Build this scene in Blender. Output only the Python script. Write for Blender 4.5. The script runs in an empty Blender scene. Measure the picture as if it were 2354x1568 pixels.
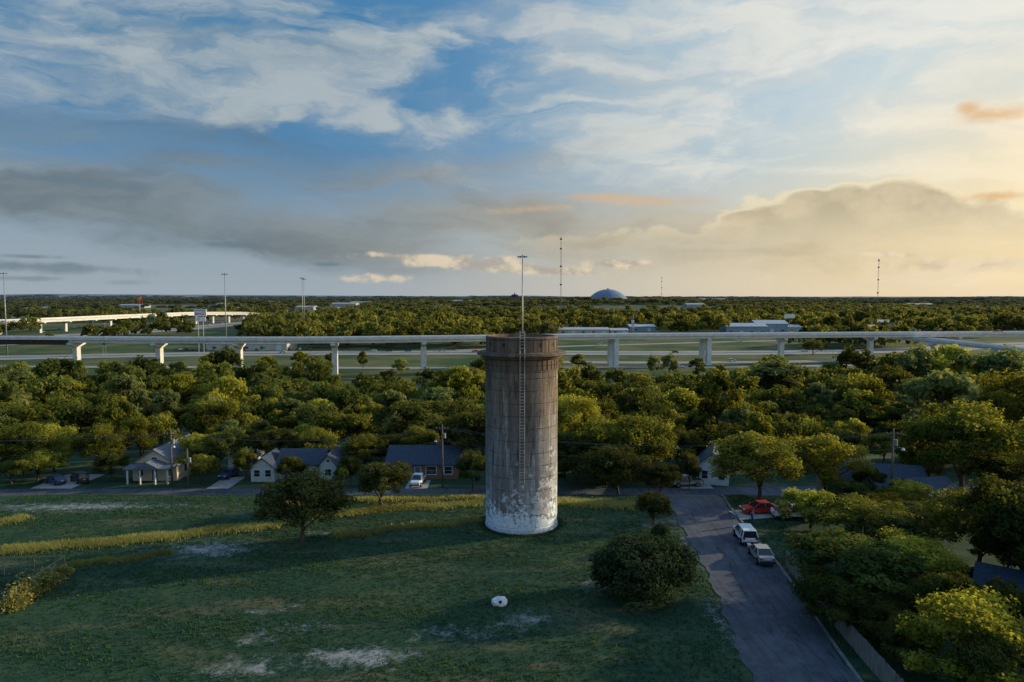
import bpy, math, random
import numpy as np
from mathutils import Vector, Matrix
import bmesh
random.seed(7)
RNG=np.random.default_rng(11)
sc=bpy.context.scene
sc.view_settings.view_transform='Standard'
sc.view_settings.look='None'
sc.view_settings.exposure=0
COL=sc.collection
FP=1600.0; CH=25.0; TH=math.atan(102/1600.0)
SUN_AZ=math.radians(69); SUN_EL=math.radians(14.5)

# ------------------------------------------------------------------ helpers
def sm(a,b,x):
    t=np.clip((x-a)/(b-a),0,1); return t*t*(3-2*t)
def H(x,y):
    x=np.asarray(x,float); y=np.asarray(y,float)
    h=-5*sm(84,104,y)-5*sm(110,200,y)
    far=sm(900,2500,y)
    h=h+far*4*(np.sin(x/430+1.3)*np.cos(y/610)+0.5*np.sin(x/170+y/300))+16*sm(900,3400,y)
    h=h+17*np.exp(-((x-200)**2/(700**2)+(y-1850)**2/(420**2)))
    hill=sm(4500,8000,y)*(10+26*sm(2500,-4500,x)+7*np.sin(x/900+1)+4*np.sin(x/370+2))
    return h+hill
def Hs(x,y): return float(H(x,y))
def ray(px,py):
    a=(px-1177)/FP; b=(784-py)/FP
    return a, b*math.sin(TH)+math.cos(TH), b*math.cos(TH)-math.sin(TH)
def site(px,py):
    dx,dy,dz=ray(px,py)
    lo=20; t=20
    while t<20000:
        z=CH+dz*t
        if z<=Hs(dx*t,dy*t): break
        lo=t; t*=1.02
    hi=t
    for _ in range(25):
        m=(lo+hi)/2
        if CH+dz*m<=Hs(dx*m,dy*m): hi=m
        else: lo=m
    return (dx*hi,dy*hi,Hs(dx*hi,dy*hi))
def np_mesh(name,V,F,attr=None):
    me=bpy.data.meshes.new(name)
    V=np.asarray(V,np.float32); F=np.asarray(F,np.int32); k=F.shape[1]
    me.vertices.add(len(V)); me.vertices.foreach_set('co',V.ravel())
    me.loops.add(F.size); me.loops.foreach_set('vertex_index',F.ravel())
    me.polygons.add(len(F)); me.polygons.foreach_set('loop_start',np.arange(0,F.size,k,dtype=np.int32))
    me.update(calc_edges=True)
    if attr:
        for n,a in attr.items():
            at=me.attributes.new(n,'FLOAT','POINT'); at.data.foreach_set('value',np.asarray(a,np.float32))
    return me
def add(name,me,mats=(),parent=None,loc=(0,0,0),rz=0):
    o=bpy.data.objects.new(name,me); COL.objects.link(o)
    o.location=loc; o.rotation_euler=(0,0,rz)
    if parent: o.parent=parent
    for m in mats: me.materials.append(m)
    return o
def empty(name,loc,rz=0,label=None,cat=None,group=None):
    o=bpy.data.objects.new(name,None); COL.objects.link(o); o.location=loc; o.rotation_euler=(0,0,rz); o.empty_display_size=.5
    tag(o,label,cat,group); return o
def tag(o,label=None,cat=None,group=None,kind=None):
    if label:o['label']=label
    if cat:o['category']=cat
    if group:o['group']=group
    if kind:o['kind']=kind
    return o
def dup(root,loc,rz=0,scale=None,label=None,group=None):
    def cp(o,par):
        n=o.copy(); COL.objects.link(n)
        if par: n.parent=par; n.matrix_parent_inverse=o.matrix_parent_inverse.copy()
        for c in o.children: cp(c,n)
        return n
    n=cp(root,None); n.location=loc; n.rotation_euler=(0,0,rz)
    if scale is not None: n.scale=scale if hasattr(scale,'__len__') else (scale,)*3
    if label:n['label']=label
    if group:n['group']=group
    return n
class MB:
    def __init__(s): s.v=[];s.f=[];s.m=[]
    def add(s,vs,fs,mi=0):
        b=len(s.v); s.v+= [tuple(v) for v in vs]; s.f+=[tuple(b+i for i in f) for f in fs]; s.m+=[mi]*len(fs); return s
    def box(s,cx,cy,cz,sx,sy,sz,rz=0,mi=0):
        c,q=math.cos(rz),math.sin(rz); vs=[]
        for k in(-.5,.5):
            for i,j in((-.5,-.5),(.5,-.5),(.5,.5),(-.5,.5)):
                x,y=i*sx,j*sy; vs.append((cx+x*c-y*q,cy+x*q+y*c,cz+k*sz))
        return s.add(vs,[(3,2,1,0),(4,5,6,7),(0,1,5,4),(1,2,6,5),(2,3,7,6),(3,0,4,7)],mi)
    def tube(s,pts,rad,n=8,mi=0,cap=True):
        pts=[Vector(p) for p in pts]
        if not hasattr(rad,'__len__'): rad=[rad]*len(pts)
        vs=[];fs=[]
        for i,p in enumerate(pts):
            d=(pts[min(i+1,len(pts)-1)]-pts[max(i-1,0)])
            d=d.normalized() if d.length>0 else Vector((0,0,1))
            a=Vector((1,0,0)) if abs(d.x)<.8 else Vector((0,1,0))
            u=d.cross(a).normalized(); w=d.cross(u)
            for k in range(n):
                t=2*math.pi*k/n; vs.append(p+(u*math.cos(t)+w*math.sin(t))*rad[i])
        for i in range(len(pts)-1):
            for k in range(n):
                a=i*n+k;b=i*n+(k+1)%n; fs.append((a,b,b+n,a+n))
        if cap: fs.append(tuple(range(n-1,-1,-1))); fs.append(tuple(range((len(pts)-1)*n,len(pts)*n)))
        return s.add(vs,fs,mi)
    def lathe(s,prof,n=48,mi=0,c=(0,0)):
        vs=[];fs=[]
        for r,z in prof:
            for k in range(n):
                t=2*math.pi*k/n; vs.append((c[0]+r*math.cos(t),c[1]+r*math.sin(t),z))
        for i in range(len(prof)-1):
            for k in range(n):
                a=i*n+k;b=i*n+(k+1)%n; fs.append((a,b,b+n,a+n))
        return s.add(vs,fs,mi)
    def obj(s,name,mats,parent=None,loc=(0,0,0),rz=0,smooth=False,bevel=0):
        me=bpy.data.meshes.new(name); me.from_pydata(s.v,[],s.f)
        if not isinstance(mats,(list,tuple)): mats=[mats]
        o=add(name,me,mats,parent,loc,rz)
        me.polygons.foreach_set('material_index',s.m)
        bm=bmesh.new(); bm.from_mesh(me); bmesh.ops.recalc_face_normals(bm,faces=bm.faces)
        if bevel: bmesh.ops.bevel(bm,geom=list(bm.edges),offset=bevel,segments=2,affect='EDGES',clamp_overlap=True)
        bm.to_mesh(me); bm.free()
        if smooth: me.polygons.foreach_set('use_smooth',[True]*len(me.polygons))
        return o

# ------------------------------------------------------------------ node helpers
class NT:
    def __init__(s,nt): s.t=nt; nt.nodes.clear()
    def n(s,ty,_in={},**kw):
        nd=s.t.nodes.new(ty)
        for k,v in kw.items(): setattr(nd,k,v)
        for k,v in _in.items(): s.set(nd.inputs[k],v)
        return nd
    def set(s,sock,v):
        if isinstance(v,bpy.types.NodeSocket): s.t.links.new(v,sock)
        elif v is not None:
            if sock.type=='RGBA' and len(v)==3: v=(*v,1)
            sock.default_value=v
    def m(s,op,a,b=None,c=None,clamp=False):
        nd=s.n('ShaderNodeMath',operation=op,use_clamp=clamp); s.set(nd.inputs[0],a)
        if b is not None:s.set(nd.inputs[1],b)
        if c is not None:s.set(nd.inputs[2],c)
        return nd.outputs[0]
    def mix(s,f,a,b,bt='MIX'):
        nd=s.n('ShaderNodeMix',data_type='RGBA',blend_type=bt); s.set(nd.inputs[0],f); s.set(nd.inputs[6],a); s.set(nd.inputs[7],b); return nd.outputs[2]
    def mr(s,v,a,b,c=0.0,d=1.0,smooth=True):
        nd=s.n('ShaderNodeMapRange',interpolation_type='SMOOTHSTEP' if smooth else 'LINEAR')
        s.set(nd.inputs[0],v)
        for i,q in enumerate((a,b,c,d)): s.set(nd.inputs[1+i],q)
        return nd.outputs[0]
    def noise(s,vec,scale,detail=6,rough=.55,dist=0):
        nd=s.n('ShaderNodeTexNoise',{'Scale':scale,'Detail':detail,'Roughness':rough,'Distortion':dist}); s.set(nd.inputs['Vector'],vec); return nd.outputs[0]
    def mapping(s,vec,loc=(0,0,0),rot=(0,0,0),scale=(1,1,1),ty='POINT'):
        nd=s.n('ShaderNodeMapping',vector_type=ty); s.set(nd.inputs[0],vec); nd.inputs[1].default_value=loc; nd.inputs[2].default_value=rot; nd.inputs[3].default_value=scale; return nd.outputs[0]
def mat(name):
    m=bpy.data.materials.new(name); m.use_nodes=True; t=NT(m.node_tree); return m,t
def finish(t,col,rough=.8,bump=None,bs=.3,bd=.05,metal=0,spec=.3):
    p=t.n('ShaderNodeBsdfPrincipled',{'Roughness':rough,'Metallic':metal,'Specular IOR Level':spec}); t.set(p.inputs['Base Color'],col)
    if bump is not None:
        b=t.n('ShaderNodeBump',{'Strength':bs,'Distance':bd}); t.set(b.inputs['Height'],bump); t.t.links.new(b.outputs[0],p.inputs['Normal'])
    o=t.n('ShaderNodeOutputMaterial'); t.t.links.new(p.outputs[0],o.inputs[0]); return p
def simple(name,c,rough=.7,var=.25,scale=3,metal=0,spec=.3,stretch=(1,1,1)):
    m,t=mat(name); tc=t.n('ShaderNodeTexCoord').outputs['Object']
    v=t.mapping(tc,scale=stretch); n=t.noise(v,scale,4,.65)
    f=t.mr(n,.3,.7,1-var,1+var); rr=t.n('ShaderNodeMix',data_type='RGBA',blend_type='MULTIPLY'); rr.inputs[0].default_value=1
    cc=t.n('ShaderNodeCombineColor'); 
    for i in range(3): t.set(cc.inputs[i],f)
    t.set(rr.inputs[6],c); t.t.links.new(cc.outputs[0],rr.inputs[7])
    finish(t,rr.outputs[2],rough,n,.15,.02,metal,spec); return m

# ------------------------------------------------------------------ world
w=bpy.data.worlds.new('World'); sc.world=w; w.use_nodes=True
try:
    w.cycles.sampling_method='MANUAL'; w.cycles.sample_map_resolution=256
except Exception as e: print(e)
t=NT(w.node_tree)
g=t.n('ShaderNodeTexCoord').outputs['Generated']
sx=t.n('ShaderNodeSeparateXYZ'); t.set(sx.inputs[0],g)
X,Y,Z=sx.outputs
az=t.m('ARCTAN2',X,Y); el=t.m('ARCSINE',Z)
cb=t.n('ShaderNodeCombineXYZ'); t.set(cb.inputs[0],az); t.set(cb.inputs[1],el); P0=cb.outputs[0]
wn=t.n('ShaderNodeTexNoise',{'Scale':4.0,'Detail':5.0,'Roughness':.58}); t.set(wn.inputs['Vector'],t.mapping(P0,loc=(.37,.2,0),scale=(1,2.4,1)))
ws=t.n('ShaderNodeVectorMath',operation='SUBTRACT'); t.set(ws.inputs[0],wn.outputs['Color']); ws.inputs[1].default_value=(.5,.5,.5)
wm=t.n('ShaderNodeVectorMath',operation='MULTIPLY'); t.set(wm.inputs[0],ws.outputs[0]); wm.inputs[1].default_value=(.30,.10,0)
wa=t.n('ShaderNodeVectorMath',operation='ADD'); t.set(wa.inputs[0],P0); t.set(wa.inputs[1],wm.outputs[0]); P=wa.outputs[0]
def ae(px,py):
    x,y,z=ray(px,py); return math.atan2(x,y), math.asin(z/math.sqrt(x*x+y*y+z*z))
def blobs(vec,lst):
    cur=None
    for (px,py,rx,ry,rot,*k) in lst:
        a,e=ae(px,py); k=k[0] if k else 1.0
        mv=t.mapping(vec,(a,e,0),(0,0,math.radians(rot)),(rx/FP,ry/FP,1),'TEXTURE')
        ln=t.n('ShaderNodeVectorMath',operation='LENGTH'); t.set(ln.inputs[0],mv)
        v=t.m('MULTIPLY',t.m('SUBTRACT',1.0,ln.outputs['Value']),k)
        cur=v if cur is None else t.m('MAXIMUM',cur,v)
    return cur
fa=t.mr(az,-.32,.60); fe=t.mr(el,.0,.26)
low=t.mix(fa,(.31,.38,.44),(.82,.66,.41)); high=t.mix(fa,(.045,.20,.40),(.52,.67,.74))
base=t.mix(fe,low,high)
midb=t.m('MULTIPLY',t.mr(t.m('ABSOLUTE',t.m('SUBTRACT',az,-.15)),.0,.30,1,0),t.mr(el,.1,.3))
base=t.mix(t.m('MULTIPLY',midb,.55),base,(.045,.20,.41))
# cirrus
str1=t.noise(t.mapping(P,loc=(.9,.3,0),rot=(0,0,math.radians(-17)),scale=(1,3.6,1)),3.6,7,.57,.5)
str2=t.noise(t.mapping(P,rot=(0,0,math.radians(-12)),scale=(1,3.0,1)),12,6,.6,.2)
stx=t.m('ADD',t.m('MULTIPLY',str1,.70),t.m('MULTIPLY',str2,.30))
c1=blobs(P,[(430,110,460,120,6,.9),(700,150,330,95,12),(60,60,300,60,0,.5),(900,125,230,42,18,1.1),(600,235,260,38,9),(60,370,220,70,0,.7),(1430,180,360,130,-5,.95),(1950,80,760,190,8,1.1),(1390,350,300,60,6,.95),(2000,250,600,150,0,.85),(830,262,80,30,0,.9),(670,262,44,18,0,.9),(1100,260,230,28,8,.6),(1600,330,500,90,0,.75),(2300,150,400,400,0,.8)])
mk=t.mr(t.m('ADD',c1,t.m('MULTIPLY',t.m('SUBTRACT',stx,.5),3.3)),-.12,.85)
ccol=t.mix(fa,(.48,.53,.54),(.88,.86,.78)); csh=t.mix(fa,(.22,.31,.38),(.68,.71,.69))
ccol=t.mix(t.mr(stx,.40,.62),csh,ccol)
base=t.mix(t.m('MULTIPLY',mk,.9),base,ccol)
vl=t.mr(str1,.40,.68)
base=t.mix(t.m('MULTIPLY',vl,.36),base,t.mix(fa,(.31,.38,.43),(.82,.79,.70)))
# stratus
c2=blobs(P,[(300,465,640,86,-4),(720,535,400,72,-10),(1100,495,560,80,0,.95),(1500,525,700,80,0,.9),(900,400,500,50,6,.6),(2000,570,500,70,0,.9),(450,390,300,34,5,.55),(150,300,400,80,0,.45)])
s2=t.noise(t.mapping(P,scale=(1,3.8,1),rot=(0,0,.05)),3.2,6,.57,.2)
mk2=t.mr(t.m('ADD',c2,t.m('MULTIPLY',t.m('SUBTRACT',s2,.5),1.8)),-.2,.8)
fb=t.mr(az,-.42,.58)
scol=t.mix(fb,(.115,.15,.18),(.54,.45,.31)); scol2=t.mix(fb,(.20,.24,.265),(.67,.57,.40))
scol=t.mix(t.mr(s2,.4,.65),scol2,scol)
base=t.mix(t.m('MULTIPLY',mk2,.87),base,scol)
gl=blobs(P0,[(2600,430,740,400,0)]); gl=t.m('MULTIPLY',t.mr(gl,0,1),.62)
base=t.mix(gl,base,(1.06,.80,.40))
# cumulus bank: billowed lit crest, base melting into the haze layer
cn=t.noise(t.mapping(P0,scale=(1,1.5,1)),22,6,.58)
cb_=t.noise(t.mapping(P0,scale=(1,1.3,1)),11,6,.6)
ln_=t.noise(t.mapping(P0,scale=(1,3.5,1)),9,5,.6)
c3=blobs(P0,[(1990,560,380,122,0),(2040,468,100,50,0),(1950,470,90,46,0),(1800,500,110,34,0),(2180,540,150,54,0),(1870,462,66,30,0),(1730,500,80,20,0),(2110,470,80,38,0),(1500,590,400,60,0,.7)])
c3=t.m('ADD',c3,t.m('ADD',t.m('MULTIPLY',t.m('SUBTRACT',cn,.5),.5),t.m('MULTIPLY',t.m('SUBTRACT',cb_,.5),.8)))
fadeb=t.mr(el,ae(2000,585)[1],ae(2000,455)[1])
rimm=t.m('MULTIPLY',t.mr(c3,-.03,.10),t.m('POWER',fadeb,1.2))
base=t.mix(t.m('MULTIPLY',rimm,.6),base,(.92,.78,.50))
inn=t.m('MULTIPLY',t.mr(c3,.05,.34),t.m('ADD',t.m('MULTIPLY',fadeb,.68),.14))
base=t.mix(inn,base,t.mix(t.mr(cb_,.4,.62),(.42,.35,.23),(.60,.49,.32)))
c5=blobs(P0,[(1130,612,300,18,-4),(1000,598,150,14,-3),(1250,622,170,13,-3),(1420,606,80,14,0),(860,640,120,12,0,.6),(1150,602,70,17,0),(1060,598,50,17,0),(2040,585,70,8,-4,.7),(2200,610,200,20,0,.5),(900,588,90,8,-3,.8)])
c5=t.m('ADD',c5,t.m('MULTIPLY',t.m('SUBTRACT',cn,.5),1.9))
base=t.mix(t.m('MULTIPLY',t.mr(c5,.0,.6),.8),base,t.mix(t.mr(cn,.42,.60),(.40,.36,.31),(.80,.66,.47)))
c4=blobs(P0,[(2280,264,90,20,-6),(2225,250,36,24,0),(2300,450,110,14,-3)])
jj=t.m('SUBTRACT',t.m('ADD',t.m('MULTIPLY',cn,.6),t.m('MULTIPLY',ln_,.4)),.5)
c4=t.m('ADD',c4,t.m('MULTIPLY',jj,2.4))
base=t.mix(t.m('MULTIPLY',t.mr(c4,.0,1.1),.85),base,(.74,.44,.19))
c7=blobs(P0,[(1480,460,220,17,-3),(1400,455,130,14,-3),(1240,480,160,14,2,.7)])
c7=t.m('ADD',c7,t.m('MULTIPLY',jj,2.6))
base=t.mix(t.m('MULTIPLY',t.mr(c7,.0,1.1),.7),base,(.68,.45,.25))
c6=blobs(P0,[(290,427,95,15,0),(130,412,120,9,0),(60,612,240,16,-2),(540,563,80,8,0),(750,608,50,8,0),(70,590,70,7,0),(280,650,80,8,0,.6),(40,640,90,7,0)])
c6=t.m('ADD',c6,t.m('MULTIPLY',t.m('SUBTRACT',cn,.5),1.8))
base=t.mix(t.m('MULTIPLY',t.mr(c6,.0,.8),.7),base,(.12,.18,.23))
hz=t.mr(el,.0,.04,1,0); base=t.mix(t.m('MULTIPLY',hz,.55),base,t.mix(fa,(.36,.42,.48),(.78,.64,.43)))
zen=t.mr(el,.42,.75); base=t.mix(t.m('MULTIPLY',zen,.9),base,(.18,.33,.60))
bl=t.mr(el,-.06,-.005,1,0); base=t.mix(bl,base,(.05,.06,.05))
ny=t.n('ShaderNodeTexSky',sky_type='NISHITA',sun_disc=False,sun_elevation=SUN_EL,sun_rotation=SUN_AZ,altitude=200,air_density=1.2,dust_density=1.5,ozone_density=2.0)
sca=t.n('ShaderNodeVectorMath',operation='SCALE'); t.set(sca.inputs[0],base); sca.inputs['Scale'].default_value=10.4
skyc=t.mix(.08,sca.outputs[0],ny.outputs[0])
bg=t.n('ShaderNodeBackground',{'Strength':.1}); t.set(bg.inputs[0],skyc)
ow=t.n('ShaderNodeOutputWorld'); t.t.links.new(bg.outputs[0],ow.inputs[0])

# sun
S=Vector((math.sin(SUN_AZ)*math.cos(SUN_EL),math.cos(SUN_AZ)*math.cos(SUN_EL),math.sin(SUN_EL)))
sl=bpy.data.lights.new('sun','SUN'); sl.energy=5.0; sl.angle=math.radians(.6); sl.color=(1,.83,.53)
so=bpy.data.objects.new('sun',sl); COL.objects.link(so); so.rotation_euler=S.to_track_quat('Z','Y').to_euler(); so.location=(200,80,60)

# camera
cam=bpy.data.cameras.new('camera'); cam.sensor_width=36; cam.lens=FP/2354*36; cam.clip_end=60000; cam.clip_start=.5
co=bpy.data.objects.new('camera',cam); COL.objects.link(co); co.location=(0,0,CH); co.rotation_euler=(math.pi/2-TH,0,0); sc.camera=co

# ------------------------------------------------------------------ materials
def leafmat(name,dark,mid,light,tr,trf=.4,far=False,hv=1.0):
    m,t=mat(name)
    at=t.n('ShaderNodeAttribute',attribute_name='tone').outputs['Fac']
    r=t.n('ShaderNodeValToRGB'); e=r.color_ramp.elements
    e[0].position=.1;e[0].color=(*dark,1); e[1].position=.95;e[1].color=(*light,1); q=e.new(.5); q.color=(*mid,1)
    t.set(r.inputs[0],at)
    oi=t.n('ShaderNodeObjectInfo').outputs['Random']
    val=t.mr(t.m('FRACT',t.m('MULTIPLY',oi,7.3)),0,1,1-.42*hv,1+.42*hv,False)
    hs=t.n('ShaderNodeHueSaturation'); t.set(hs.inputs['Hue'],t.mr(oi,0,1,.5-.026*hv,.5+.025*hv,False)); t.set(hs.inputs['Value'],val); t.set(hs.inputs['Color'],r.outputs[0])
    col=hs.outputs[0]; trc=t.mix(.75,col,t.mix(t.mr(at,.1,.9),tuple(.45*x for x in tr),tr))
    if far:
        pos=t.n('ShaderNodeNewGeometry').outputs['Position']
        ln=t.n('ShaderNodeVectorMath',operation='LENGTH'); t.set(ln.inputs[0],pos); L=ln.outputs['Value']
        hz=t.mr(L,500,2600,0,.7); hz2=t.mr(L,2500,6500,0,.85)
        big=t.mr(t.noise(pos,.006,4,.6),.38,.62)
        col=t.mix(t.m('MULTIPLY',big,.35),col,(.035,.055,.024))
        col=t.mix(hz2,t.mix(hz,col,(.08,.11,.09)),(.16,.21,.27)); trc=t.mix(hz2,t.mix(hz,trc,(.13,.15,.09)),(.16,.21,.27))  # aerial haze painted into the leaf colours with distance
    d=t.n('ShaderNodeBsdfDiffuse'); t.set(d.inputs[0],col)
    tl=t.n('ShaderNodeBsdfTranslucent'); t.set(tl.inputs[0],trc)
    mx=t.n('ShaderNodeMixShader',{0:trf}); t.t.links.new(d.outputs[0],mx.inputs[1]); t.t.links.new(tl.outputs[0],mx.inputs[2])
    o=t.n('ShaderNodeOutputMaterial'); t.t.links.new(mx.outputs[0],o.inputs[0]); return m
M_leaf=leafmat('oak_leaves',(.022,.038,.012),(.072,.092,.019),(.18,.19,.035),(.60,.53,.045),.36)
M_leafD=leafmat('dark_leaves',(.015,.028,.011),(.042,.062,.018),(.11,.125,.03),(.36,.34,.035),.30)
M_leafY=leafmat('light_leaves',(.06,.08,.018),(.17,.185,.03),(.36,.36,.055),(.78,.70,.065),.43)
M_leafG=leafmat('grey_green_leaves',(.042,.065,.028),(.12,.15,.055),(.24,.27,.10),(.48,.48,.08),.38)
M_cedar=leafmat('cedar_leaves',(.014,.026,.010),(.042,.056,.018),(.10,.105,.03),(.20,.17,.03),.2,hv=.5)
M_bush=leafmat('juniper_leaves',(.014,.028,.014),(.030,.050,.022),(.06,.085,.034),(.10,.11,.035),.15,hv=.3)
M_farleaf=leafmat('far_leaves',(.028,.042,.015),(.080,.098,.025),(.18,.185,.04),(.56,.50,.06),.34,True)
M_grassb=leafmat('grass_blades',(.016,.05,.024),(.034,.082,.036),(.08,.12,.048),(.16,.20,.06),.3)
M_streak_vine=leafmat('sun_streak_and_vine_blades',(.09,.11,.035),(.22,.23,.075),(.42,.40,.14),(.85,.80,.24),.5)  # pale blades with the lawn's sun streaks in their colour; vine shares it
M_bark=simple('bark',(.075,.06,.048),.9,.4,6,stretch=(1,1,.25))
M_conc=simple('bridge_concrete',(.64,.63,.61),.8,.12,.35)
M_conc2=simple('kerb_concrete',(.17,.165,.16),.85,.35,1.5)
M_steel=simple('rust_steel',(.055,.035,.028),.6,.3,.8)
M_pole=simple('galvanised_steel',(.32,.33,.34),.5,.15,1,.4)
M_oldpole=simple('weathered_steel',(.27,.24,.17),.7,.25,2)
M_dpole=simple('dark_steel',(.09,.09,.10),.6,.15,1)
M_wood=simple('weathered_timber',(.13,.105,.085),.85,.35,5,stretch=(1,1,.2))
M_fence=simple('pale_timber',(.19,.17,.15),.85,.3,5,stretch=(1,1,.2))
M_black=simple('black_rubber',(.018,.018,.02),.7,.2,4)
M_rim=simple('wheel_alloy',(.4,.4,.42),.35,.1,4,.7)
M_glass=simple('dark_glass',(.02,.025,.03),.12,.1,1,spec=.7)
M_white=simple('white_paint',(.74,.75,.77),.35,.05,1)
M_silver=simple('silver_paint',(.42,.41,.37),.3,.05,1,.3)
M_red=simple('red_paint',(.50,.035,.03),.3,.05,1)
M_blue=simple('blue_paint',(.04,.08,.20),.3,.05,1)
M_dark=simple('dark_paint',(.04,.042,.05),.3,.05,1)
M_lamp=simple('lamp_lens',(.65,.65,.6),.2,.05,1)
M_tail=simple('tail_lens',(.35,.02,.02),.25,.05,1)
M_trim=simple('white_trim',(.62,.63,.64),.6,.08,1)
M_cream=simple('cream_siding',(.54,.48,.36),.7,.12,1.5)
M_mint=simple('pale_siding',(.50,.56,.54),.7,.12,1.5)
M_brick=simple('brown_brick',(.22,.13,.09),.85,.3,9)
M_roofB=simple('blue_grey_shingles',(.12,.14,.17),.85,.3,4)
M_roofD=simple('dark_shingles',(.042,.060,.09),.85,.35,4)
M_roofN=simple('night_blue_shingles',(.028,.042,.07),.85,.3,4)
M_roofM=simple('pale_metal_roof',(.42,.46,.50),.5,.15,.4)
M_ware=simple('warehouse_cladding',(.48,.47,.43),.6,.12,.3)
M_wareB=simple('blue_cladding',(.25,.34,.42),.6,.12,.3)
M_farb=simple('hazy_cladding',(.34,.36,.38),.7,.12,.1)
M_dome=simple('dome_metal',(.16,.21,.29),.45,.15,.08)
M_signG=simple('highway_green',(.01,.16,.09),.5,.1,2)
M_orange=simple('orange_plastic',(.75,.25,.03),.5,.1,2)
M_skin=simple('skin',(.35,.2,.14),.6,.1,5)
M_cloth=simple('navy_cloth',(.03,.04,.10),.9,.2,5)
M_hair=simple('dark_hair',(.02,.015,.012),.8,.2,5)
M_red2=simple('red_letter',(.5,.02,.02),.5,.05,2)

# ground
m,t=mat('ground_grass'); M_ground=m
pos=t.n('ShaderNodeNewGeometry').outputs['Position']
sp=t.n('ShaderNodeSeparateXYZ'); t.set(sp.inputs[0],pos)
n1=t.noise(pos,.09,6,.6,.3); n2=t.noise(pos,.9,6,.65); n3=t.noise(pos,6,4,.7)
n4=t.noise(t.mapping(pos,rot=(0,0,math.radians(-22)),scale=(.25,1,1)),.35,6,.6)
c=t.mix(t.mr(n1,.38,.62),(.020,.060,.036),(.044,.086,.042))
c=t.mix(t.m('MULTIPLY',t.mr(n4,.50,.66),.7),c,(.14,.125,.07))
c=t.mix(t.m('MULTIPLY',t.mr(n2,.45,.7),.4),c,(.075,.09,.042))
c=t.mix(t.m('MULTIPLY',t.mr(n3,.45,.75),.35),c,(.022,.04,.02))
dirt=t.n('ShaderNodeAttribute',attribute_name='dirt').outputs['Fac']
dn=t.m('ADD',t.m('MULTIPLY',n2,.5),t.m('MULTIPLY',t.noise(pos,3.2,6,.8),.5))
dm=t.mr(t.m('ADD',dirt,t.m('MULTIPLY',t.m('SUBTRACT',dn,.5),4.2)),.45,1.35)
c=t.mix(t.m('MULTIPLY',dm,.75),c,(.38,.38,.39))
vg=t.mr(sp.outputs[1],255,300)
c=t.mix(vg,c,t.mix(t.mr(t.noise(pos,.03,6,.65),.38,.62),(.035,.080,.028),(.135,.135,.058)))
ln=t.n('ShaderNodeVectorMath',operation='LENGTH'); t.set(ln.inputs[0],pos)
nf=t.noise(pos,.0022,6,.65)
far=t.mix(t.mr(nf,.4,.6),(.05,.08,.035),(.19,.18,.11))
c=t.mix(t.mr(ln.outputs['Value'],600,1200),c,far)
c=t.mix(t.mr(ln.outputs['Value'],900,3000,0,.45),c,(.09,.12,.125))  # bluish air haze mixed into the ground colour, here and next line
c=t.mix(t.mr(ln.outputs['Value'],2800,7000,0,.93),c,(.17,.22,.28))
finish(t,c,.95,n3,.35,.08,spec=.1)

m,t=mat('asphalt'); M_asph=m
pos=t.n('ShaderNodeNewGeometry').outputs['Position']
n=t.noise(pos,1.2,6,.7); n2=t.noise(pos,.22,6,.65); n5=t.noise(t.mapping(pos,rot=(0,0,math.radians(-4)),scale=(1,.10,1)),.8,4,.5,.5); n6=t.noise(t.mapping(pos,loc=(5,3,0),rot=(0,0,math.radians(-4)),scale=(1,.05,1)),1.3,5,.6,.3)
c=t.mix(t.mr(n,.3,.7),(.044,.052,.072),(.078,.086,.108)); c=t.mix(t.m('MULTIPLY',t.mr(n2,.42,.6),.5),c,(.13,.135,.15))
c=t.mix(t.m('MULTIPLY',t.mr(n6,.5,.62),.4),c,(.035,.04,.055))
c=t.mix(t.m('MULTIPLY',t.mr(t.m('ABSOLUTE',t.m('SUBTRACT',n5,.5)),.0,.016,1,0),.8),c,(.020,.022,.030))
finish(t,c,.85,t.noise(pos,20,3,.7),.3,.02)
M_hwy=simple('highway_concrete',(.30,.29,.27),.85,.14,.05)
M_drive=simple('driveway_concrete',(.34,.33,.31),.85,.15,1)
M_mark=simple('road_marking',(.6,.6,.58),.7,.15,2)

# ------------------------------------------------------------------ ground mesh
ys=list(np.arange(-40,130,1.25)); y=130
while y<32000: ys.append(y); y=y*1.04
xp=list(np.arange(0,100,1.6)); x=100
while x<32000: xp.append(x); x*=1.07
xs=[-q for q in xp[:0:-1]]+xp
xs=np.array(xs);ys=np.array(ys)
GX,GY=np.meshgrid(xs,ys); GZ=H(GX,GY)
V=np.stack([GX.ravel(),GY.ravel(),GZ.ravel()],1)
nx=len(xs);ny_=len(ys)
I=np.arange(nx*ny_).reshape(ny_,nx)
F=np.stack([I[:-1,:-1].ravel(),I[:-1,1:].ravel(),I[1:,1:].ravel(),I[1:,:-1].ravel()],1)
dirtv=np.zeros(len(V)); DL=[]
for (px,py,rx,ry,k) in [(830,1510,4,1.6,1.1),(560,1535,3,1.2,1.0),(600,1405,1.6,.8,.85),(680,1395,1.2,.7,.75),(480,1262,5,2.5,1),(1210,1425,2,1.4,.95),(1060,1455,4,1.3,.8),(1365,1345,1.4,1.6,.85),(180,1165,12,2.0,1.0),(420,1160,10,1.2,.7),(1590,1255,.9,6,1.0),(1500,1208,2,1.6,.9),(1555,1200,.9,5,.9),(1650,1420,.9,6,.8),(700,1440,3,1,.7),(590,1470,2,1,.9),(1680,1190,1.0,5,.8),(735,1225,2.5,1,.85),(1370,1335,2,1,.7)]:
    x0,y0,_=site(px,py); DL.append((x0,y0,rx,ry,k)); d=np.sqrt(((V[:,0]-x0)/rx)**2+((V[:,1]-y0)/ry)**2); dirtv=np.maximum(dirtv,k*np.exp(-(d**2)*.6))
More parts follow.
